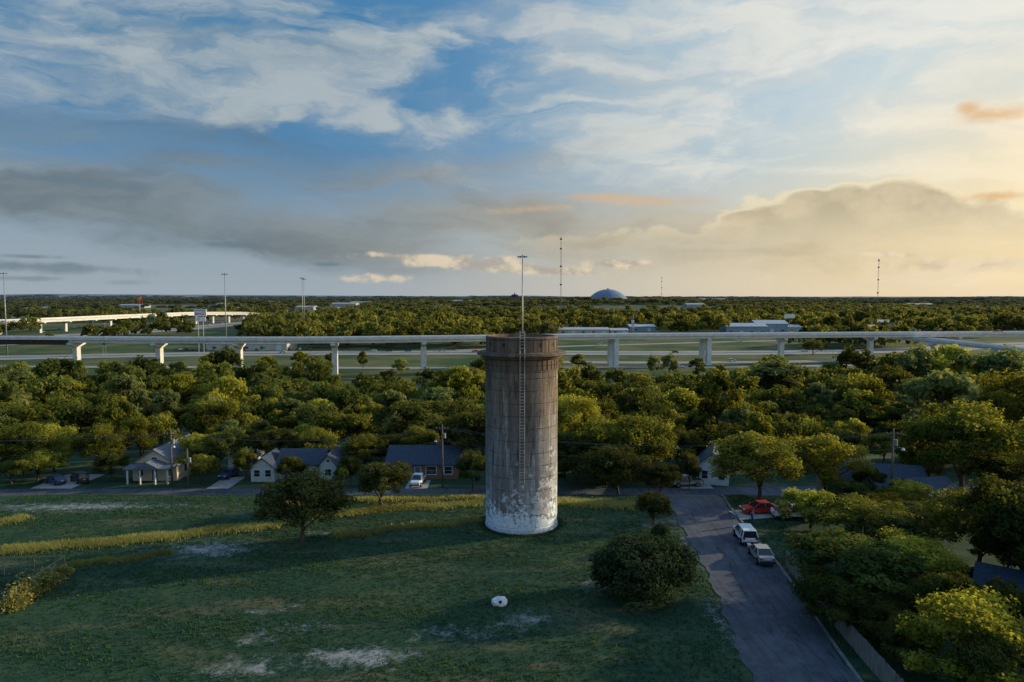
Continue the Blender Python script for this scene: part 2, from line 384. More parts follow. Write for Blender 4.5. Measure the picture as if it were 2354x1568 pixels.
me=np_mesh('ground',V,F,{'dirt':dirtv}); me.polygons.foreach_set('use_smooth',[True]*len(me.polygons))
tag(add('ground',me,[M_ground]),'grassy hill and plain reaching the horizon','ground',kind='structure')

# ------------------------------------------------------------------ roads
def smooth_path(pts,step):
    P=[np.array(p[:2],float) for p in pts]; P=[2*P[0]-P[1]]+P+[2*P[-1]-P[-2]]; out=[]
    for i in range(1,len(P)-2):
        n=max(2,int(np.linalg.norm(P[i+1]-P[i])/step))
        for k in range(n):
            t=k/n; a,b,c,d=P[i-1],P[i],P[i+1],P[i+2]
            out.append(.5*((2*b)+(-a+c)*t+(2*a-5*b+4*c-d)*t*t+(-a+3*b-3*c+d)*t**3))
    out.append(P[-2]); return np.array(out)
def frame(path):
    d=np.gradient(path,axis=0); d/=np.linalg.norm(d,axis=1)[:,None]; return d,np.stack([d[:,1],-d[:,0]],1)
def ribbon(name,pts,o0,o1,mat_,lift,step=1.5,label='',thick=0,wob=0):
    path=smooth_path(pts,step); d,nr=frame(path); K=7
    V=[];n=len(path); s_=np.arange(n)
    for k in range(K):
        o=o0+(o1-o0)*k/(K-1)
        oo=np.full(n,o,float)
        if wob and k in(0,K-1): oo+=wob*(np.sin(s_*.9+k)+.7*np.sin(s_*2.3+2*k))*.5
        q=path+nr*oo[:,None]; V.append(np.column_stack([q,H(q[:,0],q[:,1])+lift]))
    if thick:
        V=[V[0]-np.array([0,0,thick])]+V+[V[-1]-np.array([0,0,thick])]
    K=len(V); V=np.concatenate(V); I=np.arange(n*K).reshape(K,n)
    F=np.stack([I[:-1,:-1].ravel(),I[1:,:-1].ravel(),I[1:,1:].ravel(),I[:-1,1:].ravel()],1)[:,::-1]
    return tag(add(name,np_mesh(name,V,F),[mat_]),label,name.replace('_',' '),kind='structure')
side=[(17.2,8),(18.2,30),(19.2,45),(20.5,56),(21.3,64),(21.6,70),(22.4,82),(24.0,92),(28,101.5)]
ribbon('road',side,-3.4,3.4,M_asph,.05,.8,label='worn asphalt side road with dark repair streaks',wob=.35)
ribbon('kerb',side[:-1],3.5,3.7,M_conc2,.13,label='concrete kerb along the side road',thick=.2)
street=[(-160,101),(-90,103),(-40,103.5),(0,103.5),(26,104),(60,106),(120,112)]
ribbon('road',street,-3.6,3.6,M_asph,.06,label='asphalt residential street crossing behind the lawn')
for a in [(-72,107,-72,116,6.5),(-15,107,-15,112,3.5),(-46,107,-46,114,3.5),(29,107,29,113,5),(25.5,78,33,79.5,3.2)]:
    ribbon('driveway',[(a[0],a[1]),((a[0]+a[2])/2,(a[1]+a[3])/2),(a[2],a[3])],-a[4]/2,a[4]/2,M_drive,.09,label='pale concrete driveway beside a house')
def S2(l): return [site(*p)[:2] for p in l]
fr=[(-420,352),(-200,345),(-60,340),(60,343),(160,352),(260,372),(420,410)]
ribbon('frontage_road',fr,-4.5,4.5,M_hwy,.12,6,'pale frontage road below the flyover')
mainl=S2([(-300,826),(0,823),(500,814),(1100,811),(1600,812),(2060,806),(2354,792),(2700,780)])
ribbon('highway',mainl,-16,-1.5,M_hwy,.14,8,'wide concrete highway lanes')
ribbon('highway',mainl,1.5,16,M_hwy,.14,8,'wide concrete highway lanes')
for o in (-12,-8,-5,5,8,12): ribbon('lane_marking',mainl,o-.12,o+.12,M_mark,.2,8,'white painted lane line')
ribbon('highway_ramp',S2([(1200,832),(1500,834),(1800,832),(2060,828),(2250,838)]),-6,6,M_hwy,.13,8,'concrete slip road')
ribbon('highway_ramp',S2([(1050,806),(1290,797),(1500,791),(1680,786),(1900,781)]),-5,5,M_hwy,.13,8,'concrete slip road')
lf=S2([(-260,800),(0,781),(230,768),(440,754),(600,739),(700,723),(780,710),(850,699)])
ribbon('highway',lf,-24,-2,M_hwy,.16,12,'pale concrete highway running into the distance')
ribbon('highway',lf,4,26,M_hwy,.16,12,'pale concrete highway running into the distance')
ribbon('highway_ramp',S2([(-100,800),(200,785),(420,783),(640,776),(760,764)]),-4,4,M_hwy,.13,10,'concrete slip road')

# ------------------------------------------------------------------ water tower
TX,TY=1.04,75.6; R0=3.94
m,t=mat('tower_concrete'); M_tow=m
oc=t.n('ShaderNodeTexCoord').outputs['Object']
s=t.n('ShaderNodeSeparateXYZ'); t.set(s.inputs[0],oc); zz=s.outputs[2]
ang=t.m('MULTIPLY',t.m('ARCTAN2',s.outputs[0],t.m('MULTIPLY',s.outputs[1],-1)),3.94)
cc=t.n('ShaderNodeCombineXYZ'); t.set(cc.inputs[0],ang); t.set(cc.inputs[1],zz); U=cc.outputs[0]
stk=t.noise(t.mapping(U,scale=(.9,.07,1)),1.0,6,.68,.4); stk2=t.noise(t.mapping(U,loc=(7,3,0),scale=(2.2,.13,1)),1.0,6,.70,.2); stk3=t.noise(t.mapping(U,loc=(3,9,0),scale=(1.3,.14,1)),1.0,6,.68)
pn=t.noise(U,.9,10,.72,.5); pf=t.noise(t.mapping(U,scale=(1,.7,1)),2.6,9,.74)
c=t.mix(t.mr(zz,7,15),(.30,.285,.29),(.25,.185,.135))
c=t.mix(t.m('MULTIPLY',t.mr(stk,.47,.57),.75),c,t.mix(t.mr(zz,7,16),(.16,.145,.14),(.125,.088,.062)))
c=t.mix(t.m('MULTIPLY',t.mr(stk2,.53,.60),.75),c,t.mix(t.mr(zz,6,18),(.48,.47,.49),(.42,.33,.25)))
c=t.mix(t.m('MULTIPLY',t.m('MULTIPLY',t.mr(stk3,.53,.59),t.mr(zz,3,8)),.8),c,(.07,.053,.043))
cs=t.m('MULTIPLY',t.mr(t.m('ABSOLUTE',t.m('ADD',ang,t.m('MULTIPLY',t.m('SUBTRACT',stk,.5),2))),.3,1.5,1,0),t.mr(zz,4,9))
c=t.mix(t.m('MULTIPLY',cs,.5),c,(.08,.062,.052))
c=t.mix(t.m('MULTIPLY',t.mr(pf,.45,.62),.4),c,(.13,.11,.095))
bias=t.m('ADD',t.mr(zz,2,11,.115,-.09,False),t.mr(ang,-3,5,-.03,.08,False))
fl=t.mr(t.m('ADD',pn,bias),.60,.615)
fl=t.m('MULTIPLY',fl,t.mr(pf,.42,.47))
c=t.mix(t.m('MULTIPLY',fl,.9),c,(.62,.61,.65))
fl2=t.mr(t.m('ADD',pf,t.m('MULTIPLY',bias,.8)),.64,.66)
c=t.mix(t.m('MULTIPLY',fl2,.8),c,(.50,.48,.50))
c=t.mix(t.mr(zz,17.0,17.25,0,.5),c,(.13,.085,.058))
fr_=t.m('FRACT',t.m('ADD',t.m('DIVIDE',zz,1.32),t.m('MULTIPLY',pf,.05)))
jn=t.mr(t.m('ABSOLUTE',t.m('SUBTRACT',fr_,.5)),.0,.04,1,0)
jf=t.m('MULTIPLY',jn,t.mr(t.noise(U,.5,3),.35,.55))
c=t.mix(t.m('MULTIPLY',jf,.65),c,(.06,.05,.042))
lift_=t.m('FRACT',t.m('MULTIPLY',t.m('FLOOR',t.m('ADD',t.m('DIVIDE',zz,1.32),.5)),.37))
c=t.mix(t.m('MULTIPLY',lift_,.18),c,(.12,.105,.095))
pb=t.noise(U,.55,8,.7,.3)
zb=t.m('ADD',zz,t.m('ADD',t.m('MULTIPLY',t.m('SUBTRACT',pb,.5),-12),t.m('MULTIPLY',t.m('SUBTRACT',pf,.5),-9)))
wb=t.m('MULTIPLY',t.mr(zb,2.1,2.2,1,0),t.mr(t.m('ADD',pf,t.mr(zz,0,3.2,.09,-.08,False)),.42,.44))
c=t.mix(wb,c,t.mix(t.mr(pf,.35,.65),(.64,.71,.80),(.84,.89,.96)))
c=t.mix(t.mr(t.m('ADD',zz,t.m('MULTIPLY',t.m('SUBTRACT',pf,.5),-1.8)),.35,.5,.75,0),c,(.30,.33,.37))
finish(t,c,.9,t.m('ADD',t.m('ADD',t.m('MULTIPLY',pf,.7),t.m('MULTIPLY',fl,.3)),t.m('MULTIPLY',jf,-.9)),.8,.08,spec=.2)
tw=empty('water_tower',(TX,TY,0),0,'weathered round concrete water tower with white-painted foot on the hill','water tower')
b=MB(); prof=[(R0+.06,-.3),(R0+.06,.22),(R0,.27)]+[(R0,z) for z in np.linspace(.6,17.1,40)]; b.lathe(prof,96)
b.obj('shaft',M_tow,tw,smooth=True)
b=MB(); b.lathe([(R0,17.1),(R0+.05,17.15),(R0+.05,18.35)],96)
for k in range(40):
    a=2*math.pi*k/40; r=R0+.06; b.box(r*math.cos(a),r*math.sin(a),17.82,.08,.38,.98,a)
b.obj('corbel_band',M_tow,tw)
b=MB(); b.lathe([(R0+.05,18.35),(R0+.35,18.5),(R0+.35,18.68),(R0+.90,18.8),(R0+.92,19.0),(R0+.66,19.02),(R0+.66,19.1),(R0+.4,19.14),(R0-.1,19.18)],96)
b.obj('ledge',M_tow,tw)
b=MB(); b.lathe([(R0-.12,19.16),(R0-.12,20.55),(R0-.02,20.57),(R0-.02,20.76),(R0-.35,20.8),(R0-.4,20.45),(.01,20.5)],96)
for k in range(24):
    a=2*math.pi*(k+.5)/24; r=R0-.10; b.box(r*math.cos(a),r*math.sin(a),19.85,.05,.55,1.3,a)
b.obj('parapet',M_tow,tw)
for k in range(24):
    a=2*math.pi*k/24
    if math.sin(a)<.25 and k%2==0:
        q=MB(); r=R0-.13; q.box(r*math.cos(a),r*math.sin(a),19.95,.05,.24,.42,a); q.obj('opening',M_black,tw)
b=MB(); lx=.02
for sxx in(-.24,.24): b.tube([(lx+sxx,-R0-.28,5.6),(lx+sxx,-R0-.28,17),(lx+sxx,-R0-.6,18),(lx+sxx,-R0-1.0,18.7),(lx+sxx,-R0-1.0,19.2),(lx+sxx,-R0-.2,19.5),(lx+sxx,-R0-.2,21.5)],.04,6)
z=5.75
while z<17: b.tube([(lx-.24,-R0-.28,z),(lx+.24,-R0-.28,z)],.03,5); z+=.33
for z in np.arange(6,17,2.2):
    for sxx in(-.24,.24): b.tube([(lx+sxx,-R0-.28,z),(lx+sxx,-R0+.05,z)],.03,5)
for z in np.arange(19.7,21.5,.33): b.tube([(lx-.24,-R0-.2,z),(lx+.24,-R0-.2,z)],.03,5)
b.obj('ladder',simple('pale_steel',(.45,.43,.40),.6,.3,1),tw)

# boulder
rx,ry,_=site(1149,1391)
bm=bmesh.new(); bmesh.ops.create_icosphere(bm,subdivisions=4,radius=1)
from mathutils import noise as mn
for v in bm.verts:
    k=1+.16*mn.noise(v.co*1.7)+.05*mn.noise(v.co*5); v.co=Vector((v.co.x*.66*k,v.co.y*.5*k,max(v.co.z,-.6)*.46*k+.28))
me=bpy.data.meshes.new('stone'); bm.to_mesh(me); bm.free(); me.polygons.foreach_set('use_smooth',[True]*len(me.polygons))
rk=empty('painted_boulder',(rx,ry,0),0,'white painted boulder with a dark round hole on the lawn','boulder')
add('stone',me,[simple('painted_stone',(.78,.78,.79),.8,.2,2)],rk)
b=MB(); b.tube([(0.05,-.30,.40),(0.05,-.53,.47)],[.13,.12],20); b.obj('opening',M_black,rk)

# ------------------------------------------------------------------ trees
def leaves(rng,c,nrm,size):
    n=len(c); r=rng.normal(size=(n,3)); u=np.cross(nrm,r); u/=np.linalg.norm(u,axis=1)[:,None]+1e-9; v=np.cross(nrm,u); v/=np.linalg.norm(v,axis=1)[:,None]+1e-9
    s=(size*(.6+.8*rng.random(n)))[:,None]
    V=np.stack([c-u*s*.6,c+v*s*.36,c+u*s*.6,c-v*s*.36],1).reshape(-1,3)
    return V,np.arange(4*n).reshape(n,4)
def crown_arr(rng,Hh,R,base,ncl,nl,ls,spread=.55,crmin=.24,crmax=.4,flat=.75,lean=(0,0)):
    zc=(base+Hh)/2; rz=(Hh-base)/2
    d=rng.normal(size=(ncl,3)); d/=np.linalg.norm(d,axis=1)[:,None]
    rad=spread+(.90-spread)*rng.random(ncl)
    ph=rng.random(3)*6.28; ta=np.arctan2(d[:,1],d[:,0]); lobe=1+.16*np.sin(2*ta+ph[0])+.12*np.sin(3*ta+ph[1])
    d[:,2]=np.where(d[:,2]<-.55,-d[:,2],d[:,2])
    cr=R*(crmin+(crmax-crmin)*rng.random(ncl)**1.4)
    C=np.stack([d[:,0]*rad*R*lobe,d[:,1]*rad*R*lobe,zc+d[:,2]*rad*rz],1)
    C[:,2]=np.clip(C[:,2],base+cr*.5,Hh-cr*.55)
    idx=rng.choice(ncl,nl,p=(cr**2)/np.sum(cr**2))
    e=rng.normal(size=(nl,3)); e/=np.linalg.norm(e,axis=1)[:,None]
    rr=cr[idx]*(.45+.6*rng.random(nl)**.6)
    bumpy=1+.22*np.sin(e[:,0]*5+idx)+.18*np.sin(e[:,1]*6+idx*2)+.15*np.sin(e[:,2]*7+idx*3)
    p=C[idx]+e*(rr*bumpy)[:,None]*np.array([1,1,flat])
    keep=p[:,2]>base*.55; p=p[keep]; e=e[keep]; idx=idx[keep]
    nr=e*.95+np.array([0,0,.15])+rng.normal(size=p.shape)*.38; nr/=np.linalg.norm(nr,axis=1)[:,None]
    V,F=leaves(rng,p,nr,ls)
    ct=rng.random(ncl)
    tone=np.clip(.55*ct[idx]+.25*rng.random(len(p))+.3*(p[:,2]-base)/(Hh-base)-.05+.12*e[:,2],0,1)  # lighter toward crown top and clump tops: sunlit highlight put into leaf colour
    return V,F,np.repeat(tone,4),C
def trunk_mb(rng,Hh,R,base,C,r0,tips=7):
    b=MB(); top=base+(Hh-base)*.35
    b.tube([(0,0,-.3),(0,0,.1),(.06*R,0.03*R,base*.6+.3),(.03*R,-.05*R,top)],[r0*1.5,r0*1.1,r0*.85,r0*.5],8)
    ids=rng.choice(len(C),min(tips,len(C)),replace=False)
    for i in ids:
        c=C[i]; z0=max(.4,min(base*.7+rng.random()*(top-base*.7),c[2]-.3)); p0=np.array([.03*R,0,z0]); mid=(p0+c)/2+np.array([0,0,.12*R])*(rng.random()-.2)
        b.tube([p0,mid,c],[r0*.5,r0*.32,r0*.1],6)
        for j in range(2):
            e=c+rng.normal(size=3)*R*.18; b.tube([mid,(mid+e)/2+np.array([0,0,.1]),e],[r0*.22,r0*.14,r0*.05],5)
    return b
def make_tree(name,seed,Hh,R,base,ncl,nl,ls,mat_,label,cat='tree',r0=.22,loc=(0,0,-1000),**kw):
    rng=np.random.default_rng(seed)
    V,F,tone,C=crown_arr(rng,Hh,R,base,ncl,nl,ls,**kw)
    root=empty(name,loc,0,label,cat)
    trunk_mb(rng,Hh,R,base,C,r0).obj('trunk',M_bark,root,smooth=True)
    add('crown',np_mesh('crown',V,F,{'tone':tone}),[mat_],root)
    root['_h']=Hh; root['_r']=R
    return root
def place(root,px,top,wpx,d,label=None,group=None,rz=None,hmin=2.0):
    x=(px-1177)/FP*d; yy=d; z=Hs(x,yy); zt=CH-(top-682)*d/FP; h=max(hmin,zt-z); r=wpx/2*d/FP
    s=(r/root['_r'],r/root['_r'],h/root['_h'])
    return dup(root,(x,yy,z),random.uniform(0,6.28) if rz is None else rz,s,label,group)
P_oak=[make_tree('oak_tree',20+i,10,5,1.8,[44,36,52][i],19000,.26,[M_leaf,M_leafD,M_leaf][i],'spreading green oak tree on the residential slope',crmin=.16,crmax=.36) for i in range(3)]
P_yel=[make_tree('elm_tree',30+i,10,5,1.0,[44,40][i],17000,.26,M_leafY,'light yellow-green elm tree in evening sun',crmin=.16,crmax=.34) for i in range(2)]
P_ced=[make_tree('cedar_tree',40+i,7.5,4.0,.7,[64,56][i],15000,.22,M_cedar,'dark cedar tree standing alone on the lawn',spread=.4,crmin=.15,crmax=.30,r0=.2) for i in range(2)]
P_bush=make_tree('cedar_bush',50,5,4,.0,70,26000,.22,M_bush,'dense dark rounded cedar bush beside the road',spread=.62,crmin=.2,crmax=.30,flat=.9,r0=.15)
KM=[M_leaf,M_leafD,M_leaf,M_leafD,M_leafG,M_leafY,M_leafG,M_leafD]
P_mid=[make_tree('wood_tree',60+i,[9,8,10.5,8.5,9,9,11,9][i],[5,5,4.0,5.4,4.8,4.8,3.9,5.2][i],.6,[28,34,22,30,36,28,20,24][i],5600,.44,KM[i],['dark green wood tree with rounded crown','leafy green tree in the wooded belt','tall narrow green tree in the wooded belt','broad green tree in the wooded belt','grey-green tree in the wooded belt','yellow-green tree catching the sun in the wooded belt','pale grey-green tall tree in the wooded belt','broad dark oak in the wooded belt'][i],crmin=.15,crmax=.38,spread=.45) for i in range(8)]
protos=P_oak+P_yel+P_ced+[P_bush]+P_mid
NT_=0
def T(*a,**k):
    global NT_; NT_+=1; return place(*a,**k)
T(P_ced[0],683,1092,215,69.8,'dark spreading cedar tree alone on the lawn',rz=1.0)
T(P_ced[1],872,1060,150,82,'dark rounded cedar tree near the street edge',rz=2.0)
T(P_bush,1487,1255,235,57.2)
T(P_ced[1],1507,1132,96,75,'small dark cedar beside the side road',rz=.4)
T(P_ced[0],1425,1030,165,94,'dark cedar tree at the street corner',rz=4)
T(P_ced[1],1525,1065,100,91,'small dark cedar beside the street corner',rz=3)
T(P_bush,1525,1215,44,68,'tiny dark shrub beside the road kerb')
for a in [(P_oak[0],1755,1005,225,85),(P_yel[1],1905,1000,175,91),(P_oak[2],1985,1160,260,71),(P_yel[0],1880,1135,140,73),(P_oak[1],1985,1245,330,56),
          (P_yel[1],2105,1240,230,57.5),(P_oak[2],2275,1140,260,63),(P_oak[2],2235,930,290,96),(P_yel[0],2250,1390,310,42),(P_oak[0],2340,860,240,118),(P_oak[0],2150,990,170,106),
          (P_oak[1],2330,1040,190,85),(P_oak[1],2150,1170,190,74),(P_oak[1],2345,1230,170,60),(P_oak[1],1935,1335,200,51.5),(P_oak[1],2060,1400,180,48.5),(P_oak[1],2120,1440,150,45),
          (P_oak[0],2080,1165,160,80),(P_oak[1],2060,1180,190,66),(P_oak[1],2190,1290,150,56),(P_oak[2],2040,1000,110,125),(P_oak[1],2190,1320,140,48.5),(P_oak[1],1960,1115,120,86),
          (P_oak[1],2240,1340,110,52),(P_oak[1],2330,1470,190,40),(P_yel[0],2100,1110,110,83),(P_oak[0],1870,1165,100,78),(P_oak[1],2010,1080,80,88),(P_oak[1],2345,1350,120,47),
          (P_oak[1],620,985,110,121),(P_oak[0],835,1005,105,118),(P_oak[1],662,1050,70,109),(P_yel[0],440,1000,120,117),(P_oak[2],310,960,110,124),(P_oak[1],1085,1040,85,106),
          (P_oak[0],40,980,150,116),(P_yel[1],110,975,110,118),(P_oak[2],220,980,120,118),(P_oak[1],500,990,120,118),(P_oak[1],1075,940,140,118),(P_oak[2],455,1050,75,110),(P_oak[1],245,1040,80,112),(P_oak[0],70,1040,120,112),(P_oak[1],10,1060,90,110),
          (P_oak[2],1370,970,180,112),(P_oak[0],1470,960,190,113),(P_oak[1],1560,985,120,120),(P_yel[0],1320,910,160,122),(P_oak[1],800,1050,60,109),(P_oak[2],555,1035,60,112),
          (P_oak[1],1335,1040,110,107),(P_oak[1],1395,1060,90,108),(P_oak[1],1300,990,110,112),(P_oak[0],720,990,90,122),(P_oak[1],890,1000,110,122),(P_oak[2],960,985,110,122),(P_oak[1],1700,975,110,126),(P_oak[1],780,1075,40,107),(P_oak[1],1590,1040,50,106)]:
    T(*a)
for (x,yy,s,p) in [(50,50,1.1,1),(58,60,1.15,0),(46,40,1.1,2),(42,56,1.0,1)]:  # extra oaks added right of the view to shade the lawn
    NT_+=1; dup(P_oak[p],(x,yy,Hs(x,yy)),x,(s,s,s))
for (px,top,w_,d) in [(1505,815,34,300),(1540,812,44,296),(1605,822,46,293),(1655,835,36,290),(922,822,46,300),(832,803,26,330),(530,798,26,345),(482,812,50,330),(610,815,44,325),(1870,780,56,420),(1060,835,130,215),(1780,828,150,220),(1720,860,100,205),(720,818,60,330),(600,885,120,185),(415,855,100,215),(265,880,80,200),(2100,795,120,230),(2190,785,140,235),(2290,800,160,230),(1255,738,50,505),(150,870,90,205),(1460,868,100,215),(1900,860,130,190),(2040,840,120,205),(1240,870,90,225),(20,850,120,225),(1560,885,110,180),(340,900,120,170),(800,885,110,190),(1000,890,110,175),(1990,890,140,160),(2130,870,150,155),(690,805,40,350),(1120,800,34,345),(1330,812,40,330),(760,812,34,340)]:
    T(random.choice(P_mid[2:7]),px,top,w_,d,'tall tree rising above the edge of the wood')
# wooded belt
hs_=[(-56,115,9),(-38,118,9),(-14,113,8),(31,113,8),(-70,112,7),(-47,111,5),(48,95,9)]
cand=[]
yy=119
while yy<292:
    x=-.80*yy
    while x<.80*yy:
        xx=x+random.uniform(-4.8,4.8); y2=yy+random.uniform(-4.4,4.4); x+=9.8
        px=1177+xx/y2*FP
        if any((xx-a)**2+(y2-b)**2<c*c for a,b,c in hs_): continue
        if y2>248 and (1285<px<1720): continue
        if y2>258 and (760<px<1010): continue
        if y2>276 and random.random()<.5: continue
        if 1990<px<2110 and y2<140: continue
        if mn.noise(Vector((xx/22,y2/22,8)))>.36: continue
        cand.append((xx,y2,px))
    yy+=8.8
cand.sort(key=lambda c:c[1])
groupname='trees of the wooded belt'
rest=[]
for (xx,y2,px) in cand:
    r=random.random()+.35*mn.noise(Vector((xx/30,y2/30,5)))
    k= 1 if r<.17 else 7 if r<.32 else 3 if r<.43 else 0 if r<.58 else 2 if r<.71 else 4 if r<.82 else 5 if r<.93 else 6
    big_=random.random()<.14
    s=random.uniform(.55,1.15)*(1.35 if big_ else 1); sz=s**.6*random.uniform(.65,1.2)*(1.18 if big_ else 1)
    if px>1950: s*=1.12; sz*=1.2
    if NT_<292:
        NT_+=1; dup(P_mid[k],(xx,y2,Hs(xx,y2)),random.uniform(0,6.28),(s,s,sz),group=groupname)
    else: rest.append((xx,y2,k,s*1.08,sz))
def merged(name,items,lods,mat_,label):
    Vs=[];Fs=[];Ts=[];off=0
    for (x,y,k,s,sz) in items:
        V,F,tn=lods[k]; a=random.uniform(0,6.28); c,q=math.cos(a),math.sin(a)
        W=np.empty_like(V); W[:,0]=(V[:,0]*c-V[:,1]*q)*s+x; W[:,1]=(V[:,0]*q+V[:,1]*c)*s+y; W[:,2]=V[:,2]*sz+Hs(x,y)-.3
        Vs.append(W); Fs.append(F+off); off+=len(V); Ts.append(np.clip(tn*.6+random.uniform(-.25,.55),0,1))
    me=np_mesh(name,np.concatenate(Vs),np.concatenate(Fs),{'tone':np.concatenate(Ts)})
    return tag(add(name,me,[mat_]),label,'woodland',kind='stuff')
lodm=[]
for i in range(8):
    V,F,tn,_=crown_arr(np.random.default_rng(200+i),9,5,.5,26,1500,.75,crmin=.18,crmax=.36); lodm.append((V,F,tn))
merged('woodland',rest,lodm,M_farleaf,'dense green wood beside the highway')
lodf=[]
for i in range(6):
    V,F,tn,_=crown_arr(np.random.default_rng(300+i),10,6,.3,12,260,1.7,crmin=.25,crmax=.45); lodf.append((V,F,tn))
items=[]
def fnoise(x,y): return mn.noise(Vector((x/160,y/160,3)))+.5*mn.noise(Vector((x/60,y/60,9)))
lfp=smooth_path(lf,30)
def nearhw(x,y,w):
    return np.min((lfp[:,0]-x)**2+(lfp[:,1]-y)**2)<w*w
BL=[(472,658,785,806,M_ware),(1283,1400,754,768,M_ware),(1405,1445,756,768,M_ware),(1448,1507,747,762,M_wareB),(1670,1765,744,768,M_wareB),(1738,1812,737,764,M_wareB),(1812,1845,748,764,M_ware),(1920,2040,748,760,M_wareB),(2005,2065,736,753,M_wareB),(2088,2125,744,757,M_ware),(2150,2230,729,752,M_ware)]
bl=[]
for (a,b_,tp,bs,mm) in BL:
    d=35*FP/(bs-682); bl.append((((a+b_)/2-1177)/FP*d,d,(b_-a)/FP*d,(bs-tp)/FP*d,mm))
yy=470
while yy<1250:
    sp=12.5+(yy-470)*.011; x=-.80*yy
    while x<.80*yy:
        xx=x+random.uniform(-6,6); y2=yy+random.uniform(-6,6); x+=sp; px=1177+xx/y2*FP
        n=fnoise(xx,y2)
        if nearhw(xx,y2,50): continue
        if px<560 and y2<1000 and n<.15: continue
        if px<585 and y2<540: continue
        if px>1150 and y2<545 and n<.40: continue
        if px>1250 and y2<640 and n<.0: continue
        if n<-.42: continue
        if y2>850 and n<-.12: continue
        if any(abs(xx-q[0])<q[2]/2+6 and q[1]-75<y2<q[1]+24 for q in bl): continue
        s=random.uniform(.65,1.8)
        items.append((xx,y2,random.randrange(6),s,s**.6*random.uniform(.8,1.5)))
    yy+=sp
yy=1250
while yy<6500:
    sp=yy*.016; x=-.80*yy
    while x<.80*yy:
        xx=x+random.uniform(-.4,.4)*sp; y2=yy+random.uniform(-.4,.4)*sp; x+=sp
        if mn.noise(Vector((xx/520,y2/260,1)))<-.10 or nearhw(xx,y2,50): continue
        s=sp/11*random.uniform(.7,1.2); items.append((xx,y2,random.randrange(6),s,random.uniform(.6,1.5)))
    yy+=sp
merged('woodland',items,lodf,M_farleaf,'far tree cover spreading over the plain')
for p in protos:
    for c_ in list(p.children): bpy.data.objects.remove(c_)
    bpy.data.objects.remove(p)

# ------------------------------------------------------------------ grass
n=80000
gx=RNG.uniform(-62,30,n); gy=RNG.uniform(34,99,n)
rp=smooth_path(side,2)
cx=np.interp(gy,rp[:,1],rp[:,0])
ok=(np.abs(gx-cx)>3.6)&((gx-TX)**2+(gy-TY)**2>(R0+.15)**2)&(np.abs(gx)<.78*gy+3)
for (x0,y0,a_,b_,k) in DL:
    if k>.8: ok&=(((gx-x0)/a_)**2+((gy-y0)/b_)**2>RNG.random(n)*.8)
gx=gx[ok];gy=gy[ok]
nring=2500; a=RNG.uniform(0,2*math.pi,nring); rr=R0+.12+np.abs(RNG.normal(size=nring))*.3
gx=np.concatenate([gx,TX+rr*np.cos(a)]); gy=np.concatenate([gy,TY+rr*np.sin(a)])
def tufts(name,gx,gy,hb,hv,mat_,label,k3=3,wide=1.0):
    n=len(gx); gz=H(gx,gy)
    clump=np.sin(gx*.31+gy*.9)+np.sin(gx*.13-gy*.55+1)+RNG.normal(size=n)*.8
    hgt=np.clip(hb+hv*clump,.04,.9)
    Vs=[]
    for j in range(k3):
        a=RNG.uniform(0,math.pi,n); wv=(.04+.05*RNG.random(n))*wide; lx_=RNG.normal(size=n)*.08; ly_=RNG.normal(size=n)*.08; ox=RNG.normal(size=n)*.1; oy=RNG.normal(size=n)*.1
        A=np.stack([gx+ox-wv*np.cos(a),gy+oy-wv*np.sin(a),gz-.02],1); B=np.stack([gx+ox+wv*np.cos(a),gy+oy+wv*np.sin(a),gz-.02],1); Cc=np.stack([gx+ox+lx_,gy+oy+ly_,gz+hgt*RNG.uniform(.7,1.3,n)],1)
        Vs.append(np.stack([A,B,Cc],1).reshape(-1,3))
    V=np.concatenate(Vs); tone=np.tile(np.repeat(np.clip(.3+.12*clump+.15*RNG.random(n),0,1),3),k3)
    tag(add(name,np_mesh(name,V,np.arange(len(V)).reshape(-1,3),{'tone':tone}),[mat_]),label,'grass',kind='stuff')
tufts('grass',gx,gy,.10,.04,M_grassb,'rough grass tufts over the hill lawn')
DX=[];DY=[]
for (p,q,wd,nn) in [((1105,1156),(780,1178),.5,7000),((780,1178),(600,1212),.4,5000),((600,1212),(0,1270),.5,17000),((150,1302),(390,1272),.25,3200),((770,1232),(1100,1196),.3,3600),((1290,1154),(1460,1162),.7,6000),((0,1205),(60,1190),.4,1000),((1180,1164),(1290,1154),.5,3200),((620,1158),(1110,1144),.5,3500)]:  # pale grass strips added to stand in for streaks of low sunlight
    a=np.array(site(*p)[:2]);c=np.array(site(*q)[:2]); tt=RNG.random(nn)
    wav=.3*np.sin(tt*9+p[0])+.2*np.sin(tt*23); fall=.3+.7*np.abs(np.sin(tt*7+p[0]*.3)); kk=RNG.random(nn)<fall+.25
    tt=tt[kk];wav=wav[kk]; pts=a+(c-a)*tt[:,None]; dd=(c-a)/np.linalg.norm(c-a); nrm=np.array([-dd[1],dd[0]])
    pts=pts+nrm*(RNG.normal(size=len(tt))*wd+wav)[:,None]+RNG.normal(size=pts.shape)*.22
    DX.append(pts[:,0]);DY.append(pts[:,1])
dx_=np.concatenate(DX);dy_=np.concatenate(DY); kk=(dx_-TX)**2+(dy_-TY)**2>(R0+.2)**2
tufts('sun_streak_grass',dx_[kk],dy_[kk],.24,.05,M_streak_vine,'strips of longer pale grass added as sunlit streaks across the lawn',3,.75)

